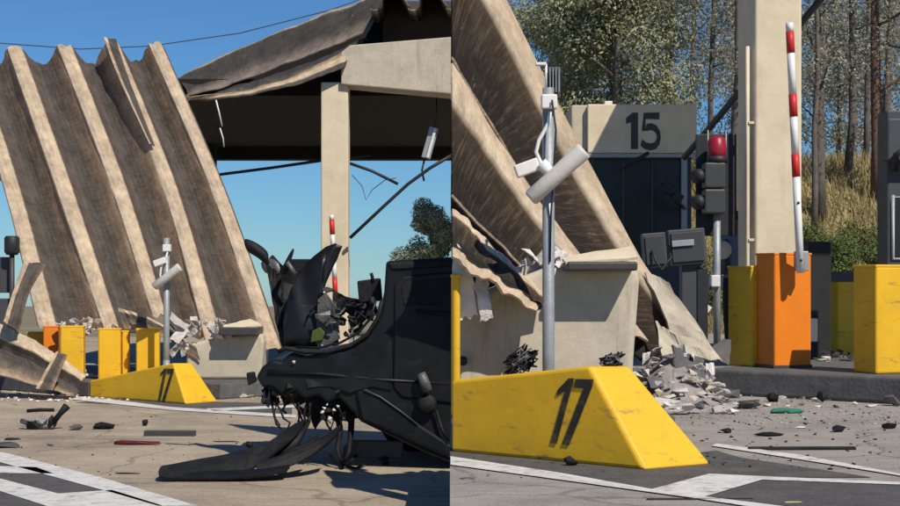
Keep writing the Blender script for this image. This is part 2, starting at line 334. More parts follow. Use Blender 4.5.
# the dry bank behind the right-hand booths
def smooth(a, b, x):
    t = max(0, min(1, (x - a) / (b - a))); return t * t * (3 - 2 * t)
def bank(x, y): return -.3 + (5.4 * smooth(33.5, 50, y) + .35 * noise.noise(V((x * .3, y * .3, 0)))) * smooth(1.5, 7, x) + 1.5 * smooth(50, 90, y) * smooth(1.5, 7, x)
vs = []; fs = []; NX, NY = 60, 40
for j in range(NY + 1):
    for i in range(NX + 1):
        x = 1 + 64 * (i / NX) ** 1.3; y = 33 + 62 * (j / NY) ** 1.4; vs.append((x, y, bank(x, y)))
for j in range(NY):
    for i in range(NX):
        q = j * (NX + 1) + i; fs.append((q, q + 1, q + NX + 2, q + NX + 1))
setp(mesh('hillside', vs, fs, mat('dry bank', (.32, .26, .12), .95, .35, .8, .4, dirt=(.10, .12, .04), damt=.6, dscale=.35), smooth=True), kind='structure')

# ------------------------------------------------------------------ fallen roof channels
def lerpline(L, v):
    n = len(L) - 1; x = v * n; i = min(int(x), n - 1); f = x - i
    p0, p1, p2, p3 = L[max(i - 1, 0)], L[i], L[i + 1], L[min(i + 2, n)]
    return .5 * ((2 * p1) + (p2 - p0) * f + (2 * p0 - 5 * p1 + 4 * p2 - p3) * f * f + (3 * p1 - p0 - 3 * p2 + p3) * f ** 3)
PROF = [(-.15, -.07), (-.13, 0), (-.05, .03), (.05, .03), (.12, 0), (.145, -.08), (.19, -.55), (.24, -.88), (.31, -1), (.40, -1), (.49, -.93), (.60, -.74), (.70, -.50), (.79, -.25), (.87, -.05)]
def channel(label, L0, L1, H, group, v0=0., v1=1., prof=PROF, rag0=.02, rag1=.05, seed=0, dent=.02, nv=40, clip=False, mm='sheet', cut=0.):
    L0 = [P(*q) for q in L0]; L1 = [P(*q) for q in L1]; length = (L0[-1] - L0[0]).length
    vs = []; uv = []; fs = []; m = len(prof)
    for j in range(nv + 1):
        for i, (u, h) in enumerate(prof):
            t = j / nv
            a = v0 + cut * -h + rag0 * noise.noise(V((u * 9, seed * 7.3, 1))); b = v1 + rag1 * (noise.noise(V((u * 7, seed * 3.7, 5))) + .6 * noise.noise(V((u * 23, seed, 9))))
            v = a + (b - a) * t
            vc = max(0, min(1, v))
            A, B = lerpline(L0, vc), lerpline(L1, vc)
            d = (lerpline(L0, min(vc + .02, 1)) - lerpline(L0, max(vc - .02, 0))).normalized(); wv = B - A
            if v != vc: A = A + d * (v - vc) * length; B = B + d * (v - vc) * length
            nn = d.cross(wv).normalized()
            if nn.dot(V((0, 0, ZC)) - A) < 0: nn = -nn
            p = A.lerp(B, u) if 0 <= u <= 1 else A + (B - A) * u
            p = p + nn * (h * H + dent * noise.noise(V((u * 2 + seed, v * 7, seed))) + dent * .5 * noise.noise(V((u * 6, v * 20, seed + 2))))
            vs.append(p); uv.append((u + .0, v * length + seed * 3.17))
    for j in range(nv):
        for i in range(m - 1):
            q = j * m + i; fs.append((q, q + 1, q + m + 1, q + m))
    if clip:                                    # broken off along the edge of the raised road
        bm = bmesh.new(); bv = [bm.verts.new(v) for v in vs]; ul = bm.loops.layers.uv.new('UVMap')
        for f in fs:
            bf = bm.faces.new([bv[i] for i in f])
            for l, i in zip(bf.loops, f): l[ul].uv = uv[i]
        bmesh.ops.bisect_plane(bm, geom=list(bm.verts) + list(bm.edges) + list(bm.faces), plane_co=(.014, 0, 0), plane_no=(-1, 0, 0), clear_outer=True)
        o = mesh('roof_sheet', [(0, 0, 0)], [], M[mm], solid=.022); bm.to_mesh(o.data); bm.free()
    else:
        o = mesh('roof_sheet', vs, fs, M[mm], smooth=False, solid=.022, uv=uv)
    return setp(o, label, 'roof sheet', group)
gl = 'channelled roof sheets fallen across the sloping numbered kerb beside the wreck'
LM = [(-85, 50, 24.8), (-45, 180, 23.6), (-5, 322, 22.4)]
L0 = [(-34, 50, 24.6), (10, 182, 23.5), (47, 325, 22.4)]
L1 = [(14, 47, 24.5), (63, 185, 23.4), (112, 330, 22.3)]
L2 = [(64, 45, 24.4), (118, 185, 23.4), (160, 318, 22.4)]
L3 = [(112, 43, 24.4), (170, 188, 23.4), (213, 338, 22.3)]
L4 = [(155, 44, 24.4), (218, 190, 23.4), (274, 350, 22.2)]
L5 = [(199, 45, 24.4), (264, 192, 23.4), (330, 362, 22.1)]
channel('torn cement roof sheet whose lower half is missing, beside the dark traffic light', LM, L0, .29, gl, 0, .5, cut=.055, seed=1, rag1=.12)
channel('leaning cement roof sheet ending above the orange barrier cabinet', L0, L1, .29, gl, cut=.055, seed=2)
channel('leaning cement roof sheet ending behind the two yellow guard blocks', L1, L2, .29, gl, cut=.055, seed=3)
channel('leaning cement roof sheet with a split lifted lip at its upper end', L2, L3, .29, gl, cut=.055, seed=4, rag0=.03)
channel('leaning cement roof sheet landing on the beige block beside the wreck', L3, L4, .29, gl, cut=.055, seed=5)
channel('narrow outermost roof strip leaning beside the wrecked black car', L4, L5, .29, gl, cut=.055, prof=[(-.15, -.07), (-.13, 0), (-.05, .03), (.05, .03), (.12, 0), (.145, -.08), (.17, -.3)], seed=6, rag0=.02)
# torn lip on the split sheet, flattened fragments on the road
def fragment(label, q0, q1, H, seed, prof=PROF, **k): return channel(label, q0, q1, H, 'broken pieces of roof sheet', seed=seed, prof=prof, dent=.04, **k)
fragment('thin splinter of roof sheet sticking up from a leaning sheet top', [(104, 38, 24.2), (120, 80, 24), (150, 145, 23.6)], [(128, 40, 24.2), (138, 78, 24), (160, 148, 23.6)], .03, 8, prof=[(0, 0), (.25, .3), (.5, 0)], nv=14)
fragment('flattened stained roof sheet slumped on the road below the traffic light', [(-40, 316, 21.9), (30, 345, 21.4), (86, 379, 21.2)], [(-50, 372, 21.2), (20, 385, 20.9), (72, 398, 20.85)], .16, 11, v1=.96)
fragment('broken roof sheet piece leaning dark against the leaning sheets', [(24, 262, 21.8), (14, 290, 21.5), (4, 322, 21.2)], [(60, 264, 22.0), (40, 295, 21.7), (32, 338, 21.4)], .12, 12, prof=[(0, 0), (.2, -.3), (.4, -.1), (.6, -.5)])
fragment('curled roof sheet scrap hanging over the yellow blocks', [(118, 308, 22.1), (150, 318, 22.0), (196, 346, 21.9)], [(125, 332, 21.9), (160, 336, 21.8), (200, 362, 21.8)], .10, 13, prof=[(0, 0), (.3, -.4), (.6, -.2), (.8, -.6)], nv=16)
fragment('pointed roof sheet scrap standing on the slumped sheet', [(56, 352, 20.9), (48, 366, 20.8), (36, 388, 20.75)], [(72, 356, 20.9), (66, 372, 20.8), (60, 392, 20.75)], .05, 14, prof=[(0, 0), (.3, -.4), (.7, -.2)], nv=10)

PRR = [(-.15, -.05), (-.13, 0), (0, .02), (.135, 0), (.16, -.08), (.22, -.3), (.32, -.55), (.44, -.8), (.56, -.95), (.68, -1), (.77, -.9), (.81, -.55), (.85, -.08)]
gr = 'channelled roof sheets fallen over the beige booth wall'
C1 = [(430, -125, 13.15), (450, -85, 13.2), (500, 8, 13.35), (597, 196, 13.9), (655, 292, 14.3), (706, 356, 14.75)]
C2 = [(405, 10, 12.4), (450.5, 78, 12.55), (482, 128, 12.7), (522, 188, 12.85), (572, 255, 13.0), (640, 340, 13.4)]
C0 = [(520, -200, 13.9), (560, -90, 14.0), (662, 130, 14.6), (720, 250, 15.0), (770, 330, 15.4)]
C3 = [(410, 168, 11.9), (450.5, 212, 12.0), (475, 236, 12.1), (508, 262, 12.2), (545, 297, 12.35), (585, 335, 12.5)]
C4 = [(410, 318, 11.6), (450.5, 330, 11.7), (475, 340, 11.8), (500, 350, 11.9), (530, 360, 12.0), (560, 370, 12.1)]
edge = [(.0, .012), (.06, .012), (.13, 0), (.165, -.035)]
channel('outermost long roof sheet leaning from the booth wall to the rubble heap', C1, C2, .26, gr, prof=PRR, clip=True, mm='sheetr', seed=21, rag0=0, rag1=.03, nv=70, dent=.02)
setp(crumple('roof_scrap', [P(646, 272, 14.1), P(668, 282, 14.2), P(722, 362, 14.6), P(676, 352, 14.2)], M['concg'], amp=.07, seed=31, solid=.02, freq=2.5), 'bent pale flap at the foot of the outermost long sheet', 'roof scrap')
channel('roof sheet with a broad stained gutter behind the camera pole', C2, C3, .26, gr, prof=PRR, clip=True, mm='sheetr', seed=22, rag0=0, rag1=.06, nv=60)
D3 = [(405, 160, 11.2), (450.5, 207, 11.2), (480, 236, 11.15), (512, 265, 11.05), (546, 298, 10.95)]
D4 = [(405, 235, 10.35), (450.5, 252, 10.35), (478, 270, 10.4), (508, 288, 10.5), (540, 306, 10.6)]
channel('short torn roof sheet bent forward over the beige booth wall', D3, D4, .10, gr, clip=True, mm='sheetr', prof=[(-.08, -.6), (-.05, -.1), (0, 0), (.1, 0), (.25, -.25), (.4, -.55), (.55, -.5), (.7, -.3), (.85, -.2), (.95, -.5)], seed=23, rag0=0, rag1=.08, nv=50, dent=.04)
setp(crumple('torn_sheet', [P(453, 240, 10.72), P(470, 262, 10.72), P(478, 316, 10.7), P(453, 320, 10.7)], M['white'], amp=.05, seed=4), 'white torn sheet hanging beside the narrow yellow post', 'torn sheet')
setp(crumple('torn_sheet', [P(474, 268, 10.68), P(486, 276, 10.68), P(493, 318, 10.66), P(480, 322, 10.66)], M['plaster'], amp=.06, seed=9, nu=5), 'small jagged pale strip hanging on the beige booth wall', 'torn sheet')

# ------------------------------------------------------------------ kerb noses with the number 17
def nose(label, C1, C2, T1, T2, ax, L, hb, zg, digits, low=None):
    """low island nose: C1 C2 ground corners of the sloping end, T1 T2 its upper corners, ax axis pointing back"""
    pn = (C2 - C1).cross(T1 - C1).normalized(); T2 = onplane(*T2, C1, pn)
    B1 = C1 + ax * L; B2 = C2 + ax * (L * .96)
    t = thing('island_nose', label, 'kerb nose', (C1 + C2) / 2)
    vs = [C1, C2, B2, B1, T1, T2, V((B2.x, B2.y, zg + hb)), V((B1.x, B1.y, zg + hb))]
    fs = [(0, 1, 5, 4), (4, 5, 6, 7), (0, 4, 7, 3), (1, 2, 6, 5), (2, 3, 7, 6), (0, 3, 2, 1)]
    mesh('body', vs, fs, M['yellow'], t, bevel=.025, seg=3)
    n = ax.cross(V((0, 0, 1))).normalized()
    if n.y > 0: n = -n
    for d in digits:
        pts = [onplane(a, b, C1, n) + n * .004 for a, b in d]
        prism('digit', pts, n * .003, M['black'], t)
    return t
ax = V((-.76, .65, 0)).normalized()
c1 = G(645, 470.5); c2 = G(713, 465)
s1 = onplane(589, 366, c1, ax.cross(V((0, 0, 1))).normalized())
Lr = (c1.x - .004) / -ax.x
nose('large yellow sloping kerb nose numbered 17 below the camera pole', c1, c2, s1, (630, 366), ax, Lr, .474, 0,
     [[(557, 396), (558, 390), (569, 378.5), (574.5, 378.5), (557, 444), (551, 443), (565.5, 391)],
      [(576, 379), (594, 379.5), (592.5, 387), (569.5, 445.5), (562.5, 444.5), (584, 388.5), (574, 388)]])
# the raised island it belongs to
isl = [(.004, 10.0), (.9, 9.75), (1.45, 9.9), (1.62, 10.8), (1.6, 11.7), (.004, 11.72)]
setp(prism('kerb_island', [(x, y, .002) for x, y in isl], (0, 0, .16), M['kerb'], bevel=.02), kind='structure')
axl = V((-.77, .64, 0)).normalized()
d1 = GL(186, 404.5); d2 = GL(218, 402); nl = axl.cross(V((0, 0, 1))).normalized()
e1 = onplane(173, 363, d1, nl); e2 = (192, 363)
nose('smaller distant yellow kerb nose numbered 17 among fallen roof sheets', d1, d2, e1, e2, axl, 2.1, .235, ZL,
     [[(160.5, 376), (161, 373), (165, 368.5), (167, 368.5), (160.5, 402.5), (158, 402), (163.5, 374)],
      [(167.5, 368.5), (174, 369), (173.5, 372.5), (164.5, 403.5), (161.5, 403), (170.5, 374), (167, 373.5)]])
q = [d1 + axl * 1.4 + nl * -.02, d1 + axl * 5.5, d1 + axl * 5.5 - nl * -2.6, d1 + axl * .8 - nl * -2.4]
b0 = d1 + axl * 2.11; b1 = d1 + axl * 7.0; off = V((.64, .77, 0)) * 2.6; b2 = d2 + axl * .2 + off * .3
setp(prism('kerb_island', [(p.x, p.y, ZL + .002) for p in (b0, b1, b1 + off, d2 + axl * .1 + off * 1.1, d2 + axl * .3 + off * .12, d2 + axl * 2.1)], (0, 0, .22), M['kerb'], bevel=.02), kind='structure')

# ------------------------------------------------------------------ guard blocks and barrier cabinets
A20 = R(20)
def guard(label, px, Y, z0, ytop, wf, ds, m='yellow', ang=A20, name='guard_block', cat='guard block', group=None):
    c = P(px, 300, Y); z1 = ZC + (HY - ytop) / F * Y
    t = thing(name, label, cat, (c.x, Y, z0), group)
    corner_box('body', (c.x, Y), wf, ds, z0, z1, ang, M[m], t, .025)
    a = V((math.cos(ang), math.sin(ang), 0)); p = V((-math.sin(ang), math.cos(ang), 0))
    corner_box('cap', (c.x - .004 * a.x, Y - .004), wf + .008, ds + .008, z1 - .012, z1 + .014, ang, M[m], t, .008)
    return t
guard('yellow guard block standing against the left side of the orange cabinet', 751, 15.5, .25, 267, .40, .47)
guard('tall yellow guard block standing beyond the orange cabinet at the kerb', 876, 14.25, .25, 266, .5, .37)
guard('shaded dull yellow guard block standing back from the kerb', 838, 21.6, .0, 273, .42, .42)
guard('narrow yellow guard post at the end of the large numbered kerb nose', 452.5, 10.55, .16, 276, .055, .3, ang=R(2))
guard('small yellow guard block behind the distant orange cabinet', 27, 22.8, ZL + .22, 333, .26, .3, ang=R(8))
guard('yellow guard block right beside the distant orange cabinet', 60, 21.55, ZL + .22, 327, .33, .3, ang=R(8))
guard('yellow guard block between rubble and a slim yellow post', 98, 21.75, ZL + .22, 329.5, .32, .3, ang=R(8))
guard('slim yellow post squeezed between two yellow guard blocks', 122, 21.95, ZL + .22, 331.5, .10, .25, ang=R(8))
guard('yellow guard block nearest the numbered kerb nose and camera pole', 136, 21.65, ZL + .22, 329.5, .33, .3, ang=R(8))
def cabinet(label, px, Y, z0, ytop, wf, ds, ang):
    t = guard(label, px, Y, z0, ytop, wf, ds, 'orange', ang, 'barrier_cabinet', 'cabinet')
    a = V((math.cos(ang), math.sin(ang), 0)); c = P(px, 300, Y)
    corner_box('plinth', (c.x - .012, Y - .012), wf + .02, ds + .02, z0 - .002, z0 + .035, ang, M['dkgrey'], t, .006)
    return t
cb = cabinet('orange barrier cabinet carrying the raised red and white boom', 774.5, 15.2, .25, 254, .44, .36, A20)
cabinet('distant orange barrier cabinet among the fallen roof sheets', 43, 22.2, ZL + .22, 327, .22, .25, R(8))

# ------------------------------------------------------------------ right: kerb island, column, boom, booths
k0 = V((2.55, 15.15, 0)); ka = V((.755, -.655, 0)); kp = V((.655, .755, 0))
isl = [k0, k0 + ka * 7, k0 + ka * 7 + kp * 3.4, k0 + kp * 3.4 - ka * .1]
setp(prism('kerb_island', [(p.x, p.y, .002) for p in isl], (0, 0, .25), M['kerb'], bevel=.03, seg=3), kind='structure')
t = thing('canopy_column', 'thick cream concrete column standing behind the orange barrier cabinet', 'column', (3.6, 17.1, .25))
mesh('shaft', *boxv((3.375 + .26, 17.1, 4.2), (.52, 1.0, 7.9)), M['conc'], t, bevel=.03, seg=3)
tube('drain_pipe', [(3.375 - .07, 16.66, z) for z in (.3, 1.2, 2.4, 3.75)], .022, M['conc'], t)
for z in (1.6, 2.9): box('pipe_clip', (3.345, 16.66, z), (.07, .07, .03), M['conc'], t, bevel=.004)
t = thing('toll_canopy', 'concrete canopy slab carried above the cream column', 'canopy', (7, 20, 5.95))
box('slab', (9.65, 19.7, 6.2), (11.6, 7.0, .5), M['concg'], t, bevel=.03)
box('edge_beam', (9.65, 16.08, 6.05), (11.6, .25, .9), M['conc'], t, bevel=.03)
def boom(label, pts, Y, rad, bands, cat='barrier boom', zb=None):
    """pts px along the boom, bands list of fractions where the colour alternates"""
    a = P(*pts[0], Y); b = P(*pts[1], Y)
    t = thing('barrier_boom', label, cat, b)
    cuts = [0] + bands + [1]; 
    for i in range(len(cuts) - 1):
        p, q = a.lerp(b, cuts[i]), a.lerp(b, cuts[i + 1]); r = rad * (1.06 if i % 2 else 1)
        tube('red_band' if i % 2 else 'white_band', [p, p.lerp(q, .5), q], r, M['red' if i % 2 else 'white'], t, n=10, flat=1.25)
    return t, a, b
t, a, b = boom('red and white striped boom raised upright on the orange cabinet', ((789.5, 23), (800.5, 273)), 15.05, .038, [.035, .12, .285, .375, .525, .615])
box('clamp', (b.x + .02, b.y + .06, b.z + .12), (.13, .10, .2), M['steel'], t, bevel=.01)
for f in (.72, .95): tube('bolt', [a.lerp(b, f) + V((0, -.05, 0)), a.lerp(b, f) + V((0, -.035, 0))], .014, M['dark'], t)
boom('distant striped boom standing upright before the cream canopy column', ((331.5, 215), (335.5, 296)), 24.4, .04, [.06, .24, .42, .58, .78])
tube('boom_post', [P(335.5, 294, 24.45), V((P(335.5, 294, 24.45).x, 24.45, ZL))], .05, M['dkgrey'], [o for o in bpy.data.objects if o.name.startswith('barrier_boom.')][-1])

# toll booth 15
YB = 23.0
pa = lambda px, py, y=YB: P(px, py, y)
t = thing('toll_booth', 'beige toll booth numbered 15 with dark windows in canopy shade', 'toll booth', (3.2, YB + 1, 0))
x0, x1 = pa(572, 0).x, pa(697, 0).x; zs0, zs1 = pa(0, 153).z, pa(0, 104).z
box('wall', ((x0 + x1) / 2, YB + 1.1, zs0 / 2), (x1 - x0 - .12, 1.9, zs0 - .01), M['slate'], t)
box('sign_panel', ((x0 + x1) / 2 + .12, YB + .06, (zs0 + zs1) / 2), (x1 - x0 - .24, .12, zs1 - zs0), M['conc'], t, bevel=.02)
box('roof', ((x0 + x1) / 2, YB + 1.15, (zs0 + zs1) / 2 + .03), (x1 - x0, 2.05, zs1 - zs0 - .06), M['concg'], t, bevel=.02)
box('window_rail', ((x0 + x1) / 2 + .08, YB + .05, zs0 - .035), (x1 - x0 - .2, .08, .06), M['steel'], t, bevel=.005)
box('window_post', (pa(685, 0).x, YB + .1, zs0 - .9), (.09, .08, 1.65), M['steel'], t, bevel=.005)
wn = box('window', ((pa(596, 0).x + pa(681, 0).x) / 2, YB + .13, zs0 - .85), (pa(681, 0).x - pa(596, 0).x, .03, 1.5), M['glass'], t, bevel=.003)
for u in (624, 653): box('mullion', (pa(u, 0).x, YB + .11, zs0 - .85), (.035, .03, 1.5), M['dkgrey'], wn, bevel=.004)
box('roof_vent', (pa(611, 0).x, YB + .4, zs1 + .04), (.12, .12, .1), M['white'], t, bevel=.01)
prism('digit', [pa(a, b, YB - .006) for a, b in ((626, 124), (626, 118), (632.5, 112.5), (638, 112.5), (638, 149), (631, 149), (631, 122))], (0, .004, 0), M['digitg'], t)
cl = [(.92, .91), (.22, .91), (.17, .53), (.34, .60), (.55, .62), (.74, .57), (.87, .45), (.90, .33), (.85, .20), (.72, .10), (.5, .07), (.27, .10), (.06, .19)]
pv = []; hw = .095
for i, (x, y) in enumerate(cl):
    q0, q1 = V((*cl[max(i - 1, 0)], 0)), V((*cl[min(i + 1, len(cl) - 1)], 0)); d = (q1 - q0).normalized(); nn = V((-d.y, d.x, 0))
    pv.append((x + nn.x * hw, y + nn.y * hw)); pv.append((x - nn.x * hw, y - nn.y * hw))
f5 = [(2 * i, 2 * i + 1, 2 * i + 3, 2 * i + 2) for i in range(len(cl) - 1)]
mesh('digit', [pa(640 + x * 21, 149.5 - y * 37, YB - .005) for x, y in pv], f5, M['digitg'], t, solid=.003)
# black lamp arms in front of the booth window
tb = setp(tube('cable_remnant', [P(622, 168, 22.6), P(632, 161, 22.6), P(640, 158, 22.7), P(648, 153, 22.8)], .03, M['dark']), 'short black cable remnant below the number 15 panel', 'cable')
t = thing('floodlight', 'black twin floodlight bracket hanging before the booth window', 'floodlight', P(672, 205, 22.3))
for (u, v, s) in ((668, 188, .17), (677, 198, .15)): box('lamp_head', P(u, v, 22.3), (s * 1.1, .12, s), M['dark'], t, bevel=.02, tilt=Matrix.Rotation(.5, 3, 'Y'))
tube('bracket', [P(661, 184, 22.3), P(672, 196, 22.3), P(682, 206, 22.6), P(685, 208, 23.1)], .03, M['dark'], t)
setp(tube('canopy_brace', [P(684, 158, 21), P(738, 94, 20), P(790, 36, 19.5), P(832, -14, 19)], .045, M['dkgrey']), 'dark diagonal brace rising from booth 15 behind the cream column', 'brace')

# traffic light with red beacon
t = thing('traffic_light', 'grey two-section traffic light with a red beacon on a thin pole', 'traffic light', P(717, 352, 16.7))
Y = 16.7
tube('pole', [P(717, 340, Y) + V((0, 0, -.15)), P(717, 280, Y), P(717, 214, Y)], .04, M['steel'], t, n=12)
for (v0, v1) in ((163, 188.5), (189.5, 214)):
    a, b = P(703, v0, Y), P(724, v1, Y); box('signal_box', ((a.x + b.x) / 2, Y, (a.z + b.z) / 2), (b.x - a.x, .22, a.z - b.z), M['dkgrey'], t, bevel=.02)
for v in (176, 202):
    tube('visor', [P(703, v, Y), P(699, v, Y - .03), P(695, v + 1, Y - .06)], [.075, .085, .075], M['dark'], t, n=14)
bc = tube('beacon', [P(717, 160, Y), P(717, 150, Y), P(717, 139, Y), P(717, 136, Y)], [.10, .105, .095, .05], M['redlamp'], t, n=18)
tube('beacon_base', [P(717, 163, Y), P(717, 156.5, Y)], .115, M['dark'], bc, n=18)
box('backing_plate', P(716, 185, Y + .2), (.46, .03, 1.15), M['dark'], t, bevel=.01)
for u in (708, 726): tube('guard_rod', [P(u, 160, Y), P(u, 130, Y)], .008, M['steel'], t, n=6)
box('mount_clamp', P(715, 281, Y - .03), (.10, .12, .13), M['white'], t, bevel=.01)
setp(box('notice_tag', P(707, 308, Y - .05), (.085, .01, .07), M['white'], None, bevel=.002, tilt=Matrix.Rotation(.6, 3, 'Y')), 'small white tag hanging on a cable beside the traffic light pole', 'tag')
setp(tube('hanging_cable', [P(712, 283, Y - .04), P(708, 296, Y - .05), P(707, 310, Y - .06), P(704, 340, Y - .04)], .008, M['dark']), 'thin black cable hanging beside the traffic light pole', 'cable')

# dark terminal with two panels
t = thing('payment_terminal', 'dark payment terminal with two tilted panels on a post', 'terminal', P(690, 372, 15.6))
Y = 16.0; T = Matrix.Rotation(-.08, 3, 'Y')
for (a0, a1, b0, b1) in ((642, 666, 233, 268), (668, 705, 229, 265)):
    a, b = P(a0, b0, Y), P(a1, b1, Y); c = (a + b) / 2
    p = box('panel', c, (b.x - a.x, .12, a.z - b.z), M['slate'], t, bevel=.015, tilt=T)
    box('bezel', c + V((0, -.07, 0)), (b.x - a.x - .06, .02, a.z - b.z - .07), M['dkgrey'], p, bevel=.006, tilt=T)
a, b = P(672, 240, Y - .1), P(694, 246, Y - .1); box('label_strip', (a + b) / 2, (b.x - a.x, .012, a.z - b.z), M['steel'], p, bevel=.002, tilt=T)
a, b = P(680, 250, Y), P(699, 350, Y); box('pedestal', (a + b) / 2 + V((.02, .1, -.06)), (b.x - a.x, .18, a.z - b.z), M['slate'], t, bevel=.01)
a, b = P(697, 262, Y), P(708, 350, Y); box('side_box', (a + b) / 2 + V((0, .12, -.06)), (b.x - a.x, .25, a.z - b.z), M['dark'], t, bevel=.01)
tube('handset_cord', [P(652, 250, Y - .1), P(656, 262, Y - .14), P(662, 270, Y - .13), P(668, 262, Y - .12), P(672, 256, Y - .1)], .012, M['dark'], t)

# right edge booth
t = thing('control_booth', 'dark grey control booth with screen beyond the tall yellow block', 'booth', (5.4, 17.2, .25))
a, b = P(887, 110, 17), P(970, 268, 17)
box('wall', ((a.x + b.x) / 2, 17.2, (a.z + .25) / 2), (b.x - a.x, .4, a.z - .25), M['slate'], t, bevel=.02)
a, b = P(885, 119, 16.9), P(970, 161, 16.9); box('header', (a + b) / 2, (b.x - a.x, .2, a.z - b.z), M['slate'], t, bevel=.02)
a, b = P(895, 196, 16.9), P(955, 257, 16.9); box('screen', (a + b) / 2 + V((0, .08, 0)), (b.x - a.x, .06, a.z - b.z), M['glass'], t, bevel=.01)
tube('screen_frame', [P(893, 195, 16.9), P(893, 259, 16.9), P(955, 259, 16.9)], .022, M['steel'], t)
tube('camera_bracket', [P(903, 150, 16.7), P(896, 155, 16.75), P(895, 170, 16.9)], .035, M['dark'], t)

# background clutter behind the orange cabinet
setp(box('equipment_cabinet', P(816, 300, 19.4) + V((0, 0, -.05)), (.3, .4, 1.6), M['dark'], None, bevel=.02), 'black equipment cabinet in shade behind the orange cabinet', 'cabinet')
setp(box('guard_rail', P(812, 277, 21.2), (1.3, .06, .14), M['slate'], None, bevel=.01), 'grey guard rail beside the shaded yellow block', 'rail')
setp(box('guard_rail', P(735, 283, 20.5), (.9, .06, .2), M['steel'], None, bevel=.01), 'pale steel rail behind the traffic light pole', 'rail')
setp(box('junction_box', P(813, 330, 18.2), (.09, .12, .28), M['white'], None, bevel=.01), 'small white junction box behind the orange cabinet', 'junction box')

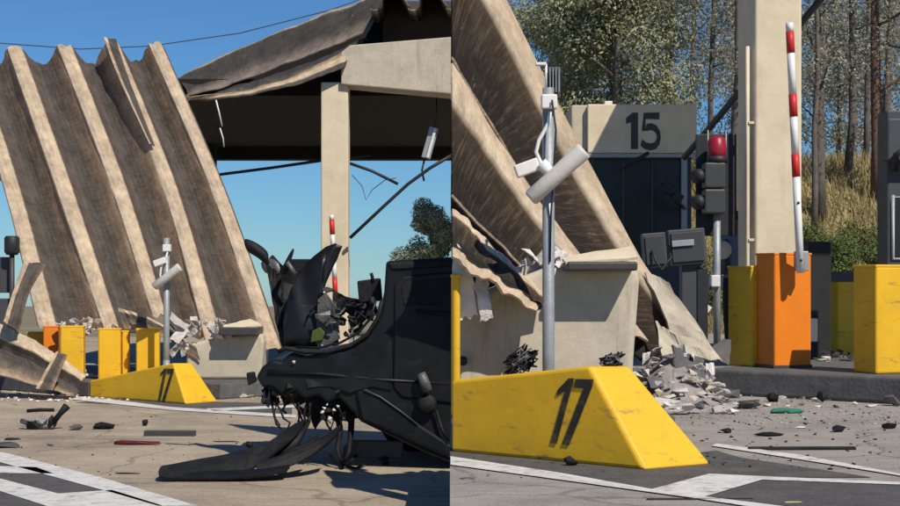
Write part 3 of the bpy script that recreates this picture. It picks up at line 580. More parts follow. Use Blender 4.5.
# ------------------------------------------------------------------ person half hidden behind the column
def person(cx, Y, z0, h):
    t = thing('person', 'person in dark vest over light blue shirt half hidden behind column', 'person', (cx, Y, z0))
    me = bpy.data.meshes.new('body'); k = h / 1.75
    J = {'pel': (0, 0, .95), 'spi': (0, 0, 1.2), 'che': (0, 0, 1.38), 'nec': (0, 0, 1.5), 'hd0': (0, -.02, 1.58), 'hd1': (0, -.02, 1.70),
         'sL': (-.19, 0, 1.42), 'eL': (-.26, -.02, 1.13), 'wL': (-.24, -.12, .9), 'hL': (-.235, -.15, .8), 'sR': (.19, 0, 1.42), 'eR': (.26, -.02, 1.13), 'wR': (.24, -.14, .9), 'hR': (.235, -.17, .8),
         'pL': (-.1, 0, .9), 'kL': (-.11, -.02, .5), 'aL': (-.11, .02, .09), 'fL': (-.12, -.14, .04), 'pR': (.1, 0, .9), 'kR': (.11, -.02, .5), 'aR': (.11, .02, .09), 'fR': (.12, -.14, .04)}
    rad = {'pel': .15, 'spi': .14, 'che': .155, 'nec': .06, 'hd0': .085, 'hd1': .09, 'sL': .075, 'eL': .05, 'wL': .034, 'hL': .035, 'sR': .075, 'eR': .05, 'wR': .034, 'hR': .035,
           'pL': .095, 'kL': .062, 'aL': .045, 'fL': .04, 'pR': .095, 'kR': .062, 'aR': .045, 'fR': .04}
    ks = list(J); E = [('pel', 'spi'), ('spi', 'che'), ('che', 'nec'), ('nec', 'hd0'), ('hd0', 'hd1'), ('che', 'sL'), ('sL', 'eL'), ('eL', 'wL'), ('wL', 'hL'), ('che', 'sR'), ('sR', 'eR'), ('eR', 'wR'), ('wR', 'hR'),
          ('pel', 'pL'), ('pL', 'kL'), ('kL', 'aL'), ('aL', 'fL'), ('pel', 'pR'), ('pR', 'kR'), ('kR', 'aR'), ('aR', 'fR')]
    me.from_pydata([V(J[q]) * k for q in ks], [(ks.index(a), ks.index(b)) for a, b in E], [])
    o = bpy.data.objects.new('body', me); COL.objects.link(o); o.parent = t; o.rotation_euler = (0, 0, R(-25))
    s = o.modifiers.new('skin', 'SKIN'); sv = me.skin_vertices[0] if me.skin_vertices else None
    if sv is None:
        bm = bmesh.new(); bm.from_mesh(me); bm.verts.layers.skin.verify(); bm.to_mesh(me); bm.free(); sv = me.skin_vertices[0]
    for i, q in enumerate(ks): sv.data[i].radius = (rad[q] * k, rad[q] * k * (.75 if q in ('pel', 'spi', 'che') else 1)); sv.data[i].use_root = q == 'pel'
    sb = o.modifiers.new('subdivision', 'SUBSURF'); sb.levels = sb.render_levels = 2
    m = bpy.data.materials.new('clothed figure'); m.use_nodes = True; N = m.node_tree.nodes; L = m.node_tree.links
    tc = N.new('ShaderNodeTexCoord'); sx = N.new('ShaderNodeSeparateXYZ'); L.new(tc.outputs['Object'], sx.inputs[0])
    cr = N.new('ShaderNodeValToRGB'); cr.color_ramp.interpolation = 'CONSTANT'; e = cr.color_ramp.elements
    mr = N.new('ShaderNodeMapRange'); mr.inputs[2].default_value = h; L.new(sx.outputs[2], mr.inputs[0]); L.new(mr.outputs[0], cr.inputs[0])
    e[0].position = 0; e[0].color = (.015, .015, .018, 1); e[1].position = .55; e[1].color = (.20, .24, .32, 1); x = e.new(.855); x.color = (.28, .16, .11, 1)
    L.new(cr.outputs[0], N['Principled BSDF'].inputs['Base Color']); N['Principled BSDF'].inputs['Roughness'].default_value = .85
    me.materials.append(m)
    hv = []
    bm = bmesh.new(); bmesh.ops.create_icosphere(bm, subdivisions=3, radius=.112 * k)
    for v in list(bm.verts):
        v.co = V((v.co.x * .92, v.co.y * 1.08, v.co.z))
    bmesh.ops.delete(bm, geom=[v for v in bm.verts if v.co.z < -.01 * k + (-.07 if v.co.y > .0 else .035) * k], context='VERTS')
    bm.verts.index_update()
    mesh('hair', [V((v.co.x + cx, v.co.y + Y - .01, v.co.z + z0 + 1.67 * k)) for v in bm.verts], [tuple(v.index for v in f.verts) for f in bm.faces], M['dark'], t, smooth=True, solid=.012); bm.free()
    # sleeveless dark vest
    rg = [(1.43, .17, .12), (1.36, .205, .145), (1.2, .19, .14), (1.0, .2, .15)]; vs = []; fs = []
    for (z, a, b) in rg:
        for i in range(16):
            q = 2 * math.pi * i / 16 + R(-25); vs.append((cx + math.cos(q) * a * k, Y + math.sin(q) * b * k, z0 + z * k))
    for j in range(3):
        for i in range(16):
            if i in (11, 12) : continue
            fs.append((j * 16 + i, j * 16 + (i + 1) % 16, (j + 1) * 16 + (i + 1) % 16, (j + 1) * 16 + i))
    mesh('vest', vs, fs, M['slate'], t, smooth=True, solid=.012)
person(P(737, 300, 17.95).x, 17.95, .252, 1.70)
setp(tube('convex_mirror', [P(722, 250, 17.4), P(722, 250, 17.43)], [.10, .11], M['white'], None, n=20), 'round pale mirror beside the person behind the pole', 'mirror')

# ------------------------------------------------------------------ booth walls (beige blocks) and their ledges
def booth_wall(label, pts, Y, z0, dep, m, ledge):
    t = thing('booth_wall', label, 'booth wall', P(pts[0][0], 300, Y) * 1.0)
    t.location.z = z0
    q = [P(a, b, Y) for a, b in pts]
    for v in q:
        if v.z < z0 + .02: v.z = z0
    prism('wall', q, (0, dep, 0), m, t, bevel=.05, seg=4)
    a, b, c, d = ledge
    p, r = P(a, c, Y - .08), P(b, d, Y - .08)
    box('ledge', ((p.x + r.x) / 2, Y + dep / 2 - .15, (p.z + r.z) / 2), (r.x - p.x, dep + .3, p.z - r.z), M['dkgrey'], t, bevel=.015)
    return t
booth_wall('beige booth wall with rounded corner behind the large numbered kerb nose', [(452, 300), (470, 296), (545, 268), (637, 266), (640, 280), (634, 360), (632, 430), (452, 430)], 11.0, .162, .5, M['concg'], (565, 634, 262, 271))
booth_wall('small distant beige booth block beside the wrecked car', [(186, 345), (222, 336), (262, 334), (264, 342), (261, 388), (186, 392)], 21.9, ZL + .222, .7, M['concg'], (221, 259, 327, 335))
setp(crumple('roof_scrap', [P(562, 259, 11.0), P(632, 246, 11.1), P(638, 259, 10.8), P(566, 263, 10.75)], M['sheet'] if False else M['conc'], amp=.02, seed=2, solid=.02), 'flat pale roof scrap lying on the beige booth ledge', 'roof scrap')
setp(crumple('roof_scrap', [P(222, 326, 21.9), P(250, 319, 22.2), P(262, 326, 21.8), P(226, 330, 21.7)], M['conc'], amp=.02, seed=3, solid=.025), 'pale roof scrap lying on the distant booth block', 'roof scrap')

# ------------------------------------------------------------------ camera poles
def campole(label, px, Y, z0, s, ytop, cyl, arm, tops, head):
    t = thing('camera_pole', label, 'camera pole', (P(px, 0, Y).x, Y, z0))
    x = P(px, 0, Y).x
    tube('pole', [(x, Y, z0), (x, Y, (z0 + ZC) / 2), P(px, ytop, Y)], .043 * s, M['steel'], t, n=12)
    tube('foot', [(x, Y, z0), (x, Y, z0 + .12), (x, Y, z0 + .3)], [.10 * s, .06 * s, .046 * s], M['steel'], t, n=12)
    a, b = P(*cyl[0], Y - .12), P(*cyl[1], Y - .16)
    tube('camera_housing', [a, a.lerp(b, .03), a.lerp(b, .5), a.lerp(b, .95), b], [.045 * s, .06 * s, .058 * s, .066 * s, .062 * s], M['housing'], t, n=16)
    tube('arm', [P(*q, Y - .06) for q in arm], .014 * s, M['white'], t)
    box('clamp', P(*tops, Y - .03), (.11 * s, .11 * s, .10 * s), M['white'], t, bevel=.01)
    c = P(*head, Y - .05); box('junction_box', c, (.17 * s, .12 * s, .09 * s), M['white'], t, bevel=.01, tilt=Matrix.Rotation(-.35, 3, 'Y'))
    return t
t = campole('grey pole with white tubular camera behind the large numbered kerb nose', 548.5, 10.6, .16, 1, 88, ((530, 199), (584, 150)), [(550, 112), (549, 122), (539, 140), (536, 152), (541, 163), (548, 168)], (549, 102), (527, 168))
box('bracket', P(541, 64, 10.6), (.075, .06, .02), M['white'], t, bevel=.004)
tube('bracket_rod', [P(546, 64, 10.6), P(546.5, 90, 10.6)], .009, M['white'], t)
box('fin_box', P(554, 83, 10.65), (.09, .08, .22), M['dkgrey'], t, bevel=.006)
for i in range(4): box('fin', P(550 + i * 3, 80, 10.58), (.006, .03, .17), M['steel'], t, bevel=0)
tube('camera_bracket', [P(541, 163, 10.5), P(548, 170, 10.5), P(552, 176, 10.5)], .045, M['white'], t)
for (u, v, r_) in ((545, 210, .014),): tube('cable', [P(552, 100, 10.5), P(556, 130, 10.45), P(554, 165, 10.47), P(551, 215, 10.54), P(550, 262, 10.55)], .007, M['dark'], t)
campole('slim distant pole with white tubular camera before leaning roof sheets', 166.5, 21.2, ZL + .24, 1, 238, ((154, 287), (180, 267)), [(168, 250), (166, 258), (161, 268), (160, 276), (164, 280)], (167, 248), (160, 262))

# ------------------------------------------------------------------ standing canopy on the left
YC = 26.0
t = thing('standing_canopy', 'cream concrete canopy column and beam standing behind the wrecked car', 'canopy', (P(334, 0, YC).x, YC, ZL))
a, b = P(321, 82, YC), P(348, 82, YC)
box('column', ((a.x + b.x) / 2, YC + .25, (a.z + ZL) / 2), (b.x - a.x, .5, a.z - ZL), M['conc'], t, bevel=.02)
prism('beam', [P(341, 52, YC - .1), P(350, 45, YC - .1), P(496, 33, YC - .1), P(496, 98, YC - .1), P(341, 84, YC - .1)], (0, .7, 0), M['concg'], t, bevel=.02)
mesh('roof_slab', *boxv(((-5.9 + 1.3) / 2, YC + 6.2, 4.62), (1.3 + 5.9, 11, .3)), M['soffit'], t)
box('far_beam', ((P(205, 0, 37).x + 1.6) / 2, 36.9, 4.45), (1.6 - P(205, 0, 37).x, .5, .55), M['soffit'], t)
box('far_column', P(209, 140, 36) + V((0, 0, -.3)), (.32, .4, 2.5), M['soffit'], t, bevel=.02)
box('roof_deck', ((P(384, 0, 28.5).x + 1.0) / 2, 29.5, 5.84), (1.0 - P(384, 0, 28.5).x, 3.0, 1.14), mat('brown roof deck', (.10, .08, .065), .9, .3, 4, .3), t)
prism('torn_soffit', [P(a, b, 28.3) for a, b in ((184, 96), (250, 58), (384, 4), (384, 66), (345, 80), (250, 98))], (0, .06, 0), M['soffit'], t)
gs = 'roof sheets still on the standing canopy'
K0 = [(384, -8, 27.6), (330, 13, 27.4), (248, 45, 27.2), (178, 78, 26.8)]
K1 = [(366, 26, 26.9), (310, 50, 26.7), (245, 74, 26.5), (186, 91, 26.2)]
K2 = [(348, 57, 25.9), (300, 78, 25.8), (245, 93, 25.7), (188, 99, 25.6)]
K3 = [(340, 80, 25.6), (300, 90, 25.6), (245, 100, 25.6), (188, 104, 25.6)]
pr2 = [(-.2, -.3), (-.12, 0), (.1, 0), (.18, -.3), (.35, -1), (.6, -1.1), (.8, -.7)]
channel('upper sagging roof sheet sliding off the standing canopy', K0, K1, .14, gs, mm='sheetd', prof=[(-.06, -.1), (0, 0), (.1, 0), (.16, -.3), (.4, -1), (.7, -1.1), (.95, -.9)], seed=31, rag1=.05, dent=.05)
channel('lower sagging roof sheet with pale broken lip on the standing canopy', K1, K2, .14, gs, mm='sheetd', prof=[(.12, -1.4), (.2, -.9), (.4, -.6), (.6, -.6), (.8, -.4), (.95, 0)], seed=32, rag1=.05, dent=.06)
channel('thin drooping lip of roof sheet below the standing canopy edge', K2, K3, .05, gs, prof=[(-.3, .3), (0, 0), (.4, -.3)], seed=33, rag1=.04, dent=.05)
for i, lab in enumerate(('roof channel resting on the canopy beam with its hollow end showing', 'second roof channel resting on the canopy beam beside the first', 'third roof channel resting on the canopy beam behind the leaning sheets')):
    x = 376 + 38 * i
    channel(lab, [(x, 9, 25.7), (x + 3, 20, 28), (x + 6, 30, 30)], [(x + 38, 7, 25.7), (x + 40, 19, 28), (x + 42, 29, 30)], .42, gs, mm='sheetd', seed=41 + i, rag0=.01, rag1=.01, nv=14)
lt = thing('hanging_lamp', 'broken tube lamp dangling from the standing canopy', 'lamp', P(430, 150, 26.5))
lh = box('housing', P(430, 143, 26.5), (.16, .12, .56), M['steel'], lt, bevel=.01, tilt=Matrix.Rotation(.27, 3, 'Y'))
box('tube_light', P(431.5, 143, 26.42), (.05, .05, .54), M['white'], lh, bevel=.01, tilt=Matrix.Rotation(.27, 3, 'Y'))
tube('hanger', [P(434, 128, 26.5), P(437, 112, 26.6), P(436, 92, 26.9)], .012, M['dark'], lt)
tube('lead', [P(425, 157, 26.5), P(422, 170, 26.5), P(424, 181, 26.5)], .018, M['dark'], lt)
def cable(label, pts, Y, r=.02, m='dark', name='loose_cable', cat='cable'): return setp(tube(name, [P(a, b, Y) for a, b in pts], r, M[m], n=6), label, cat)
cable('straight dark rod stretched from fallen sheets to the canopy column', [(216, 175), (270, 168), (325, 160), (370, 155)], 27.2, .03)
cable('short dark rod jutting down from the canopy column', [(346, 162), (372, 171), (398, 184)], 26.6, .03)
cable('slack dark cable hanging down from the canopy beam', [(452, 155), (430, 168), (408, 184), (384, 206), (350, 238)], 25.8, .032)
cable('thin curled wire below the canopy beam', [(352, 175), (362, 186), (366, 200), (372, 190), (385, 180), (396, 178)], 26.4, .008)
cable('pale thin rod hanging under the canopy edge', [(216, 100), (219, 112), (222, 126)], 25.6, .014, 'white')
cable('short pale rod hanging lower under the canopy edge', [(220, 128), (223, 138), (224, 147)], 25.7, .012, 'white')
cable('power line sagging across the sky above the fallen sheets', [(-60, 38), (0, 43), (80, 49), (150, 46), (240, 33), (330, 10), (380, -8)], 44, .016, 'slate', 'power_line', 'power line')

# left edge: traffic light and dark terminal
t = thing('traffic_light', 'black traffic light and post at the torn end of fallen sheets', 'traffic light', P(11, 345, 22.9)); t.location.z = ZL
tube('signal_head', [P(12, 255, 22.9), P(12, 252, 22.9), P(12, 238, 22.9), P(12, 236, 22.9)], [.08, .115, .115, .09], M['dark'], t, n=16)
tube('pole', [V((P(12, 0, 22.9).x, 22.9, ZL)), P(12, 300, 22.9), P(12, 254, 22.9)], .04, M['dkgrey'], t)
box('control_panel', P(2, 275, 23.1), (.25, .2, .55), M['slate'], t, bevel=.01)
box('lower_cabinet', P(2, 318, 23.1) + V((0, 0, -.25)), (.3, .3, 1.1), M['slate'], t, bevel=.01)

# ------------------------------------------------------------------ the wrecked car
YN, YF = 13.0, 14.6
t = thing('wrecked_car', 'wrecked black car with its front torn open and bonnet folded up', 'car', P(400, 470, 13.8)); t.location.z = ZL
CAR = t
out = [(386, 261), (450, 257), (520, 256), (590, 262), (622, 300), (630, 350), (630, 420), (618, 452), (520, 464), (450, 463), (425, 453), (400, 441), (361, 422), (350, 410), (338, 398), (328, 404), (318, 396), (304, 400), (296, 391), (284, 397), (272, 387), (262, 388), (256, 377), (262, 367), (272, 359), (281, 361), (292, 352), (306, 356), (322, 353), (348, 348), (368, 334), (379, 316), (384, 292)]
prism('body', [P(a, b, YN) for a, b in out], (0, YF - YN, 0), M['car'], t, bevel=.03, seg=3)
def plate(name, pts, Y, th, m, parent=t, bevel=.012): return prism(name, [P(a, b, Y) for a, b in pts], (0, th, 0), m, parent, bevel=bevel, seg=3)
dr = plate('door', [(394, 284), (402, 276), (450, 272), (500, 272), (500, 400), (450, 404), (402, 398), (393, 388)], YN - .022, .05, M['car'], bevel=.02)
plate('window', [(401, 287), (408, 281), (450, 278), (494, 278), (494, 305), (404, 305)], YN - .03, .02, M['carm'], dr, bevel=.006)
plate('door_handle', [(416, 309.5), (450, 312), (462, 313), (462, 318), (450, 317), (416, 313.5)], YN - .05, .03, M['carm'], dr)
plate('roof_rail', [(388, 263), (450, 259.5), (520, 258), (520, 266), (450, 267), (392, 270)], YN - .02, .06, M['carm'], bevel=.015)
tube('arch_rim', [P(a, b, YN - .02) for a, b in ((382, 300), (378, 318), (367, 335), (350, 346), (328, 352), (304, 352), (286, 348), (278, 352))], .02, M['carm'], t, n=10)
tube('arch_rim', [P(a, b, YN + .02) for a, b in ((376, 300), (371, 318), (358, 333), (340, 343), (318, 348), (296, 347))], .012, M['car'], t, n=10)
plate('sill', [(356, 392), (366, 388), (418, 424), (452, 446), (452, 459), (400, 436), (362, 420)], YN - .04, .06, M['car'], bevel=.02)
tube('sill_trim', [P(a, b, YN - .05) for a, b in ((364, 390), (380, 397), (400, 411), (418, 425))], .009, M['dkgrey'], t)
tube('crease', [P(a, b, YN - .01) for a, b in ((268, 372), (320, 374), (380, 380), (450, 384))], .018, M['car'], t)
tube('mirror_arm', [P(421, 373, YN - .10), P(424, 381, YN - .10), P(428, 391, YN - .10)], [.036, .046, .042], M['scorch'], t, n=14)
tube('mirror_glass', [P(427, 404, YN - .02), P(427, 404, YN - .08), P(427, 404, YN - .10)], [.085, .085, .06], M['carm'], t, n=20)
tube('trailing_strap', [P(436, 410, YN - .05), P(442, 430, YN - .05), P(449, 441, YN - .05)], .014, M['carm'], t)
for (x, y) in ((1.0, YN + .12), (1.0, YF - .1), (-.35, YF - .12)):
    wv = tube('wheel', [(x, y - .1, ZL + .34), (x, y - .08, ZL + .34), (x, y + .08, ZL + .34), (x, y + .1, ZL + .34)], [.29, .34, .34, .29], M['carm'], t, n=28)
    tube('rim', [(x, y - .11, ZL + .34), (x, y - .104, ZL + .34)], [.2, .21], M['steel'], wv, n=24)
# folded-up bonnet and crumpled panels, built as thick bent plates
def cutplate(name, outl, Y, m, amp=.05, seed=0, tilt=0., freq=3., cuts=4, smooth=False):
    bm = bmesh.new(); f = bm.faces.new([bm.verts.new(P(a, b, Y)) for a, b in outl]); bmesh.ops.triangulate(bm, faces=[f])
    bmesh.ops.subdivide_edges(bm, edges=bm.edges, cuts=cuts, use_grid_fill=True)
    zc = P(0, outl[0][1], Y).z
    for v in bm.verts:
        q = v.co.copy(); fold = abs(noise.noise(q * freq + V((seed, 2, 0)))) * 2 - .5
        v.co.y += fold * amp * 1.6 + noise.noise(q * freq * 3 + V((0, seed, 0))) * amp * .4 + (zc - q.z) * tilt
        v.co.x += noise.noise(q * 9 + V((0, 0, seed))) * amp * .25; v.co.z += noise.noise(q * 9 + V((0, 4, seed))) * amp * .25
    bm.verts.index_update(); vs = [v.co.copy() for v in bm.verts]; fs = [tuple(v.index for v in f.verts) for f in bm.faces]; bm.free()
    return mesh(name, vs, fs, m, t, solid=.012, smooth=smooth)
def bent(name, rows, m, parent=t, solid=.012, amp=.02, sub=2, seed=0):
    """rows of px,py,Y points forming a bent skin"""
    vs = []; fs = []; nn = len(rows[0])
    for j, r in enumerate(rows):
        for i, q in enumerate(r):
            p = P(*q); vs.append(p + V((noise.noise(p * 7 + V((seed, 0, 0))), noise.noise(p * 7 + V((0, seed, 3))) * 2, noise.noise(p * 7 + V((5, 0, seed))))) * amp)
    for j in range(len(rows) - 1):
        for i in range(nn - 1): fs.append((j * nn + i, j * nn + i + 1, (j + 1) * nn + i + 1, (j + 1) * nn + i))
    return mesh(name, vs, fs, m, parent, smooth=True, sub=sub, solid=solid)
cutplate('bonnet', [(343, 247), (335, 243), (326, 247), (306, 262), (298, 275), (290, 292), (284, 315), (286, 346), (319, 347), (317, 320), (321, 298), (330, 275), (336, 262)], 13.45, M['car'], .04, 1, -.15, 2.2, smooth=True)
cutplate('wing_panel', [(265, 262), (272, 255), (283, 265), (296, 270), (312, 268), (306, 300), (300, 346), (284, 346), (276, 318), (273, 296)], 13.65, M['carm'], .06, 2, -.15, 2.5)
cutplate('torn_panel', [(318, 300), (326, 292), (334, 304), (331, 322), (340, 338), (326, 346), (316, 344)], 13.25, M['scorch'], .05, 3)
cutplate('torn_panel', [(330, 288), (345, 296), (362, 300), (372, 296), (366, 320), (350, 316), (338, 306)], 13.75, M['carm'], .06, 4)
cutplate('torn_panel', [(284, 388), (300, 392), (330, 388), (344, 402), (338, 422), (326, 412), (316, 430), (306, 406), (292, 404)], 13.2, M['carm'], .07, 6)
cutplate('fender', [(300, 357), (345, 352), (372, 342), (391, 330), (392, 390), (372, 386), (350, 392), (330, 386), (308, 388)], 12.985, M['car'], .03, 9, 0, 2.5)
crumple('wheelhouse_liner', [P(284, 388, 13.1), P(362, 390, 13.1), P(352, 424, 13.15), P(312, 410, 13.2)], M['carm'], t, nu=10, nv=6, amp=.06, freq=7, solid=.012, seed=12)
bent('torn_flap', [[(244, 238, 13.6), (256, 242, 13.55), (267, 252, 13.6)], [(246, 246, 13.55), (257, 250, 13.5), (268, 259, 13.55)], [(250, 252, 13.6), (258, 256, 13.6), (270, 268, 13.6)]], M['carm'], amp=.02, seed=4, solid=.03)
bent('metal_spike', [[(293, 247, 13.4), (295, 249, 13.4)], [(285, 262, 13.4), (289, 265, 13.38)], [(279, 274, 13.4), (287, 276, 13.4)]], M['carm'], amp=.004, seed=5)
bent('torn_bracket', [[(258, 262, 13.7), (268, 258, 13.7), (280, 262, 13.6)], [(266, 275, 13.7), (274, 272, 13.6), (282, 276, 13.6)]], M['scorch'], amp=.02, seed=6, sub=1)
tube('grey_rod', [P(287, 262, 13.35), P(291, 268, 13.35), P(295, 274, 13.35)], .02, M['scorch'], t)
plate('cross_panel', [(288, 259), (312, 259), (314, 272), (288, 272)], 13.9, .05, M['carm'])
plate('battery_box', [(357, 281), (379, 278), (381, 301), (359, 303)], 13.3, .35, M['carm'])
plate('washer_bottle', [(319, 302), (330, 299), (331, 318), (325, 324), (318, 322)], 13.25, .2, M['scorch'])
plate('coolant_cap', [(312, 331), (320, 327), (325, 333), (322, 341), (310, 343)], 13.2, .15, M['leafb'])
rnd = random.Random(5)
for i in range(40):
    u = rnd.uniform(318, 376); lim = 345 - ((u - 318) / 58) ** 2 * 35; v = rnd.uniform(300 - (u < 340) * 15, lim)
    g = chunkgeo(P(u, v, rnd.uniform(13.15, 13.9)), [rnd.uniform(.03, .09) for _ in range(3)], rnd, 10)
    mesh('engine_part', *g, rnd.choice([M['carm'], M['carm'], M['dkgrey'], M['scorch'], M['car']]), t)
for i in range(12):
    u, v = rnd.uniform(322, 374), rnd.uniform(298, 335); pts = [P(u, v, 13.25)]
    for k in range(4): u += rnd.uniform(-9, 10); v += rnd.uniform(-8, 7); pts.append(P(u, min(v, 342), 13.2 + rnd.uniform(-.05, .1)))
    tube('hose', pts, rnd.uniform(.006, .016), M['carm'] if i % 3 else M['scorch'], t, n=6)
tube('wiper_stalk', [P(373, 282, 13.3), P(372, 276, 13.3), P(371, 273, 13.3)], .015, M['carm'], t)
# hanging front underside
for i in range(70):
    u = rnd.uniform(264, 352); v = rnd.uniform(388, 402 + max(0, (u - 290)) * .45)
    g = chunkgeo(P(u, v, rnd.uniform(13.0, 13.5)), [rnd.uniform(.03, .10) for _ in range(3)], rnd, 8)
    mesh('underbody_part', *g, rnd.choice([M['carm'], M['carm'], M['car'], M['dkgrey'], M['scorch']]), t)
for i in range(22):
    u, v = rnd.uniform(262, 350), rnd.uniform(386, 400); pts = [P(u, v, 13.15)]
    for k in range(4): u += rnd.uniform(-4, 8); v += rnd.uniform(3, 12); pts.append(P(u, min(v, 462), 13.1 + rnd.uniform(-.06, .06)))
    tube('dangling_wire', pts, rnd.uniform(.005, .013), M['carm'], t, n=6)
plate('tow_hook', [(246, 373), (254, 372), (256, 382), (248, 386)], 13.1, .08, M['carm'])
tube('bumper_mount', [P(262, 379, 13.1), P(275, 388, 13.1), P(288, 396, 13.1)], .035, M['carm'], t)
tube('suspension_leg', [P(352, 405, 13.2), P(351, 430, 13.15), P(349, 452, 13.1), P(344, 462, 13.05)], [.03, .028, .02, .014], M['carm'], t)
tube('suspension_leg', [P(336, 400, 13.2), P(340, 430, 13.15), P(337, 450, 13.1), P(342, 466, 13.05)], [.03, .028, .02, .012], M['carm'], t)
plate('inner_wheelhouse', [(330, 392), (368, 392), (362, 418), (346, 420), (334, 410)], 13.5, .4, M['carm'])
# white flecks of bare metal
for (u, v) in ((327, 404), (334, 410), (322, 412), (338, 406), (330, 418), (324, 408), (294, 362)): 
    mesh('bare_fleck', *chunkgeo(P(u, v, 12.97), (.022, .01, .018), rnd, 8), M['white'], t)
# things torn off and lying on the road
t = thing('torn_bumper', 'black crumpled bumper torn off and lying before the wrecked car', 'bumper', GL(230, 478))
def strip(name, path, w_, m, th=.02, seed=0, amp=.015):
    vs = []; fs = []
    for (u, v, Y, hh) in path:
        p = P(u, v, Y)
        for k in range(4):
            a = k / 3; q = p + V((noise.noise(V((u * .05, k, seed))) * amp * 2, (a - .5) * w_ + noise.noise(V((u * .07, k + 5, seed))) * amp, (math.sin(a * math.pi) - .5) * hh + noise.noise(V((u * .1, k + 9, seed))) * amp))
            q.z = max(q.z, ZL + .012); vs.append(q)
    for j in range(len(path) - 1):
        for k in range(3): fs.append((j * 4 + k, j * 4 + k + 1, (j + 1) * 4 + k + 1, (j + 1) * 4 + k))
    return mesh(name, vs, fs, m, t, smooth=False, sub=1, solid=th)
strip('shell', [(162, 470, 12.4, .05), (175, 467, 12.4, .12), (200, 465, 12.45, .14), (225, 462, 12.5, .17), (248, 458, 12.55, .2), (268, 451, 12.6, .18), (285, 438, 12.7, .14), (303, 423, 12.8, .08)], .5, M['carm'], seed=1, amp=.04)
strip('grille', [(258, 466, 12.35, .1), (280, 462, 12.4, .12), (305, 452, 12.5, .12), (325, 442, 12.6, .1), (340, 428, 12.7, .06)], .28, M['carm'], seed=4, amp=.035)
strip('inner_beam', [(166, 476, 12.25, .05), (210, 474, 12.25, .06), (250, 474, 12.25, .06), (290, 468, 12.3, .05)], .18, M['car'], seed=7)
for i, (a, b, c, d) in enumerate(((268, 452, 296, 424), (275, 458, 310, 421), (285, 456, 318, 436))): tube('rib', [P(a, b, 12.55), P((a + c) / 2 + 3, (b + d) / 2 + 3, 12.6), P(c, d, 12.75)], [.05, .045, .012], M['carm'], t)
tube('bracket_rod', [P(248, 446, 12.6), P(258, 448, 12.6), P(280, 447, 12.6)], .014, M['carm'], t); tube('clip', [P(249, 447, 12.6), P(250, 442, 12.6)], .03, M['carm'], t)
setp(plate('undertray', [(343, 447), (352, 440), (404, 441), (402, 459), (342, 458)], 13.35, .04, M['dkgrey'], None), 'flat dark undertray standing behind the hanging wires of the car', 'car part')
t = thing('broken_wiring', 'tangle of black wires lying under the torn car front', 'wiring', GL(350, 466))
tube('wire', [GL(338, 462) + V((0, 0, .03)), GL(342, 470) + V((0, 0, .02)), GL(350, 468) + V((0, 0, .05)), GL(360, 463) + V((0, 0, .1)), GL(372, 462) + V((0, 0, .09)), GL(385, 466) + V((0, 0, .03))], .014, M['carm'], t, n=6)
tube('wire', [GL(330, 464) + V((0, 0, .08)), GL(341, 467) + V((0, 0, .02)), GL(356, 470) + V((0, 0, .015)), GL(366, 467) + V((0, 0, .03))], .012, M['carm'], t, n=6)
box('connector', GL(385, 465) + V((0, 0, .035)), (.06, .05, .07), M['carm'], t)

# ------------------------------------------------------------------ debris on the left road
def lying(name, label, cat, px, py, size, m, rz=0., tilt=0., gf=GL, kind='chunk', seed=0, group=None):
    p = gf(px, py); rnd = random.Random(seed + int(px * 7))
    vs, fs = chunkgeo((0, 0, 0), [s / 2 * 1.25 for s in size], rnd, 16) if kind == 'chunk' else boxv((0, 0, 0), size)
    Mx = Matrix.Rotation(rz, 3, 'Z') @ Matrix.Rotation(tilt, 3, 'Y')
    vs = [Mx @ v for v in vs]; zmin = min(v.z for v in vs)
    vs = [v + V((p.x, p.y, p.z - zmin - .003)) for v in vs]
    return setp(mesh(name, vs, fs, m, None, bevel=.006 if kind != 'chunk' else 0), label, cat, group)
lying('car_fragment', 'long maroon plastic strip lying on the pavement', 'car part', 132, 445, (.52, .09, .05), M['maroon'], .03)
lying('car_fragment', 'straight dark grey bar lying beyond the maroon strip', 'car part', 170, 436, (.54, .10, .06), M['dkgrey'], -.02, kind='box')
lying('car_fragment', 'dark rounded part lying between a pale chip and the grey bar', 'car part', 104, 429, (.27, .16, .08), M['carm'], .1)
lying('car_fragment', 'small bronze coloured part lying beside the dark rounded part', 'car part', 76, 430, (.15, .12, .07), M['scorch'])
lying('car_fragment', 'small black knob lying at the end of the grey bar', 'car part', 145, 426, (.07, .07, .08), M['carm'])
lying('car_fragment', 'flat dark scrap lying near the chevron paint', 'car part', 8, 448, (.25, .2, .06), M['dkgrey'], .2)
lying('car_fragment', 'thin dark scrap lying on pavement above the chevron paint', 'car part', 12, 440, (.18, .07, .03), M['carm'], .3)
lying('car_fragment', 'thin dark splinter lying just outside the chevron paint', 'car part', 128, 474, (.2, .05, .02), M['carm'])
lying('car_fragment', 'tiny brown scrap lying between the maroon strip and chevron', 'car part', 50, 446, (.07, .05, .03), M['scorch'])
t = thing('suspension_part', 'twisted grey suspension part lying on the pavement below the slumped sheet', 'car part', GL(42, 430))
for k, (u, v, s, m_) in enumerate(((34, 428, (.13, .1, .07), 'carm'), (40, 421, (.1, .08, .1), 'scorch'), (29, 422, (.1, .05, .035), 'scorch'), (52, 424, (.06, .06, .1), 'carm'))):
    p = P(u, v, 16.6); p.z = max(p.z, ZL + s[2] * .75); mesh('lump', *chunkgeo(p, s, random.Random(k), 14), M[m_], t)
tube('rod', [P(52, 424, 16.6), P(60, 414, 16.6), P(67, 406, 16.6)], [.035, .03, .045], M['carm'], t); tube('link', [P(27, 411, 16.8), P(40, 410, 16.8), P(54, 410, 16.8)], .02, M['carm'], t)
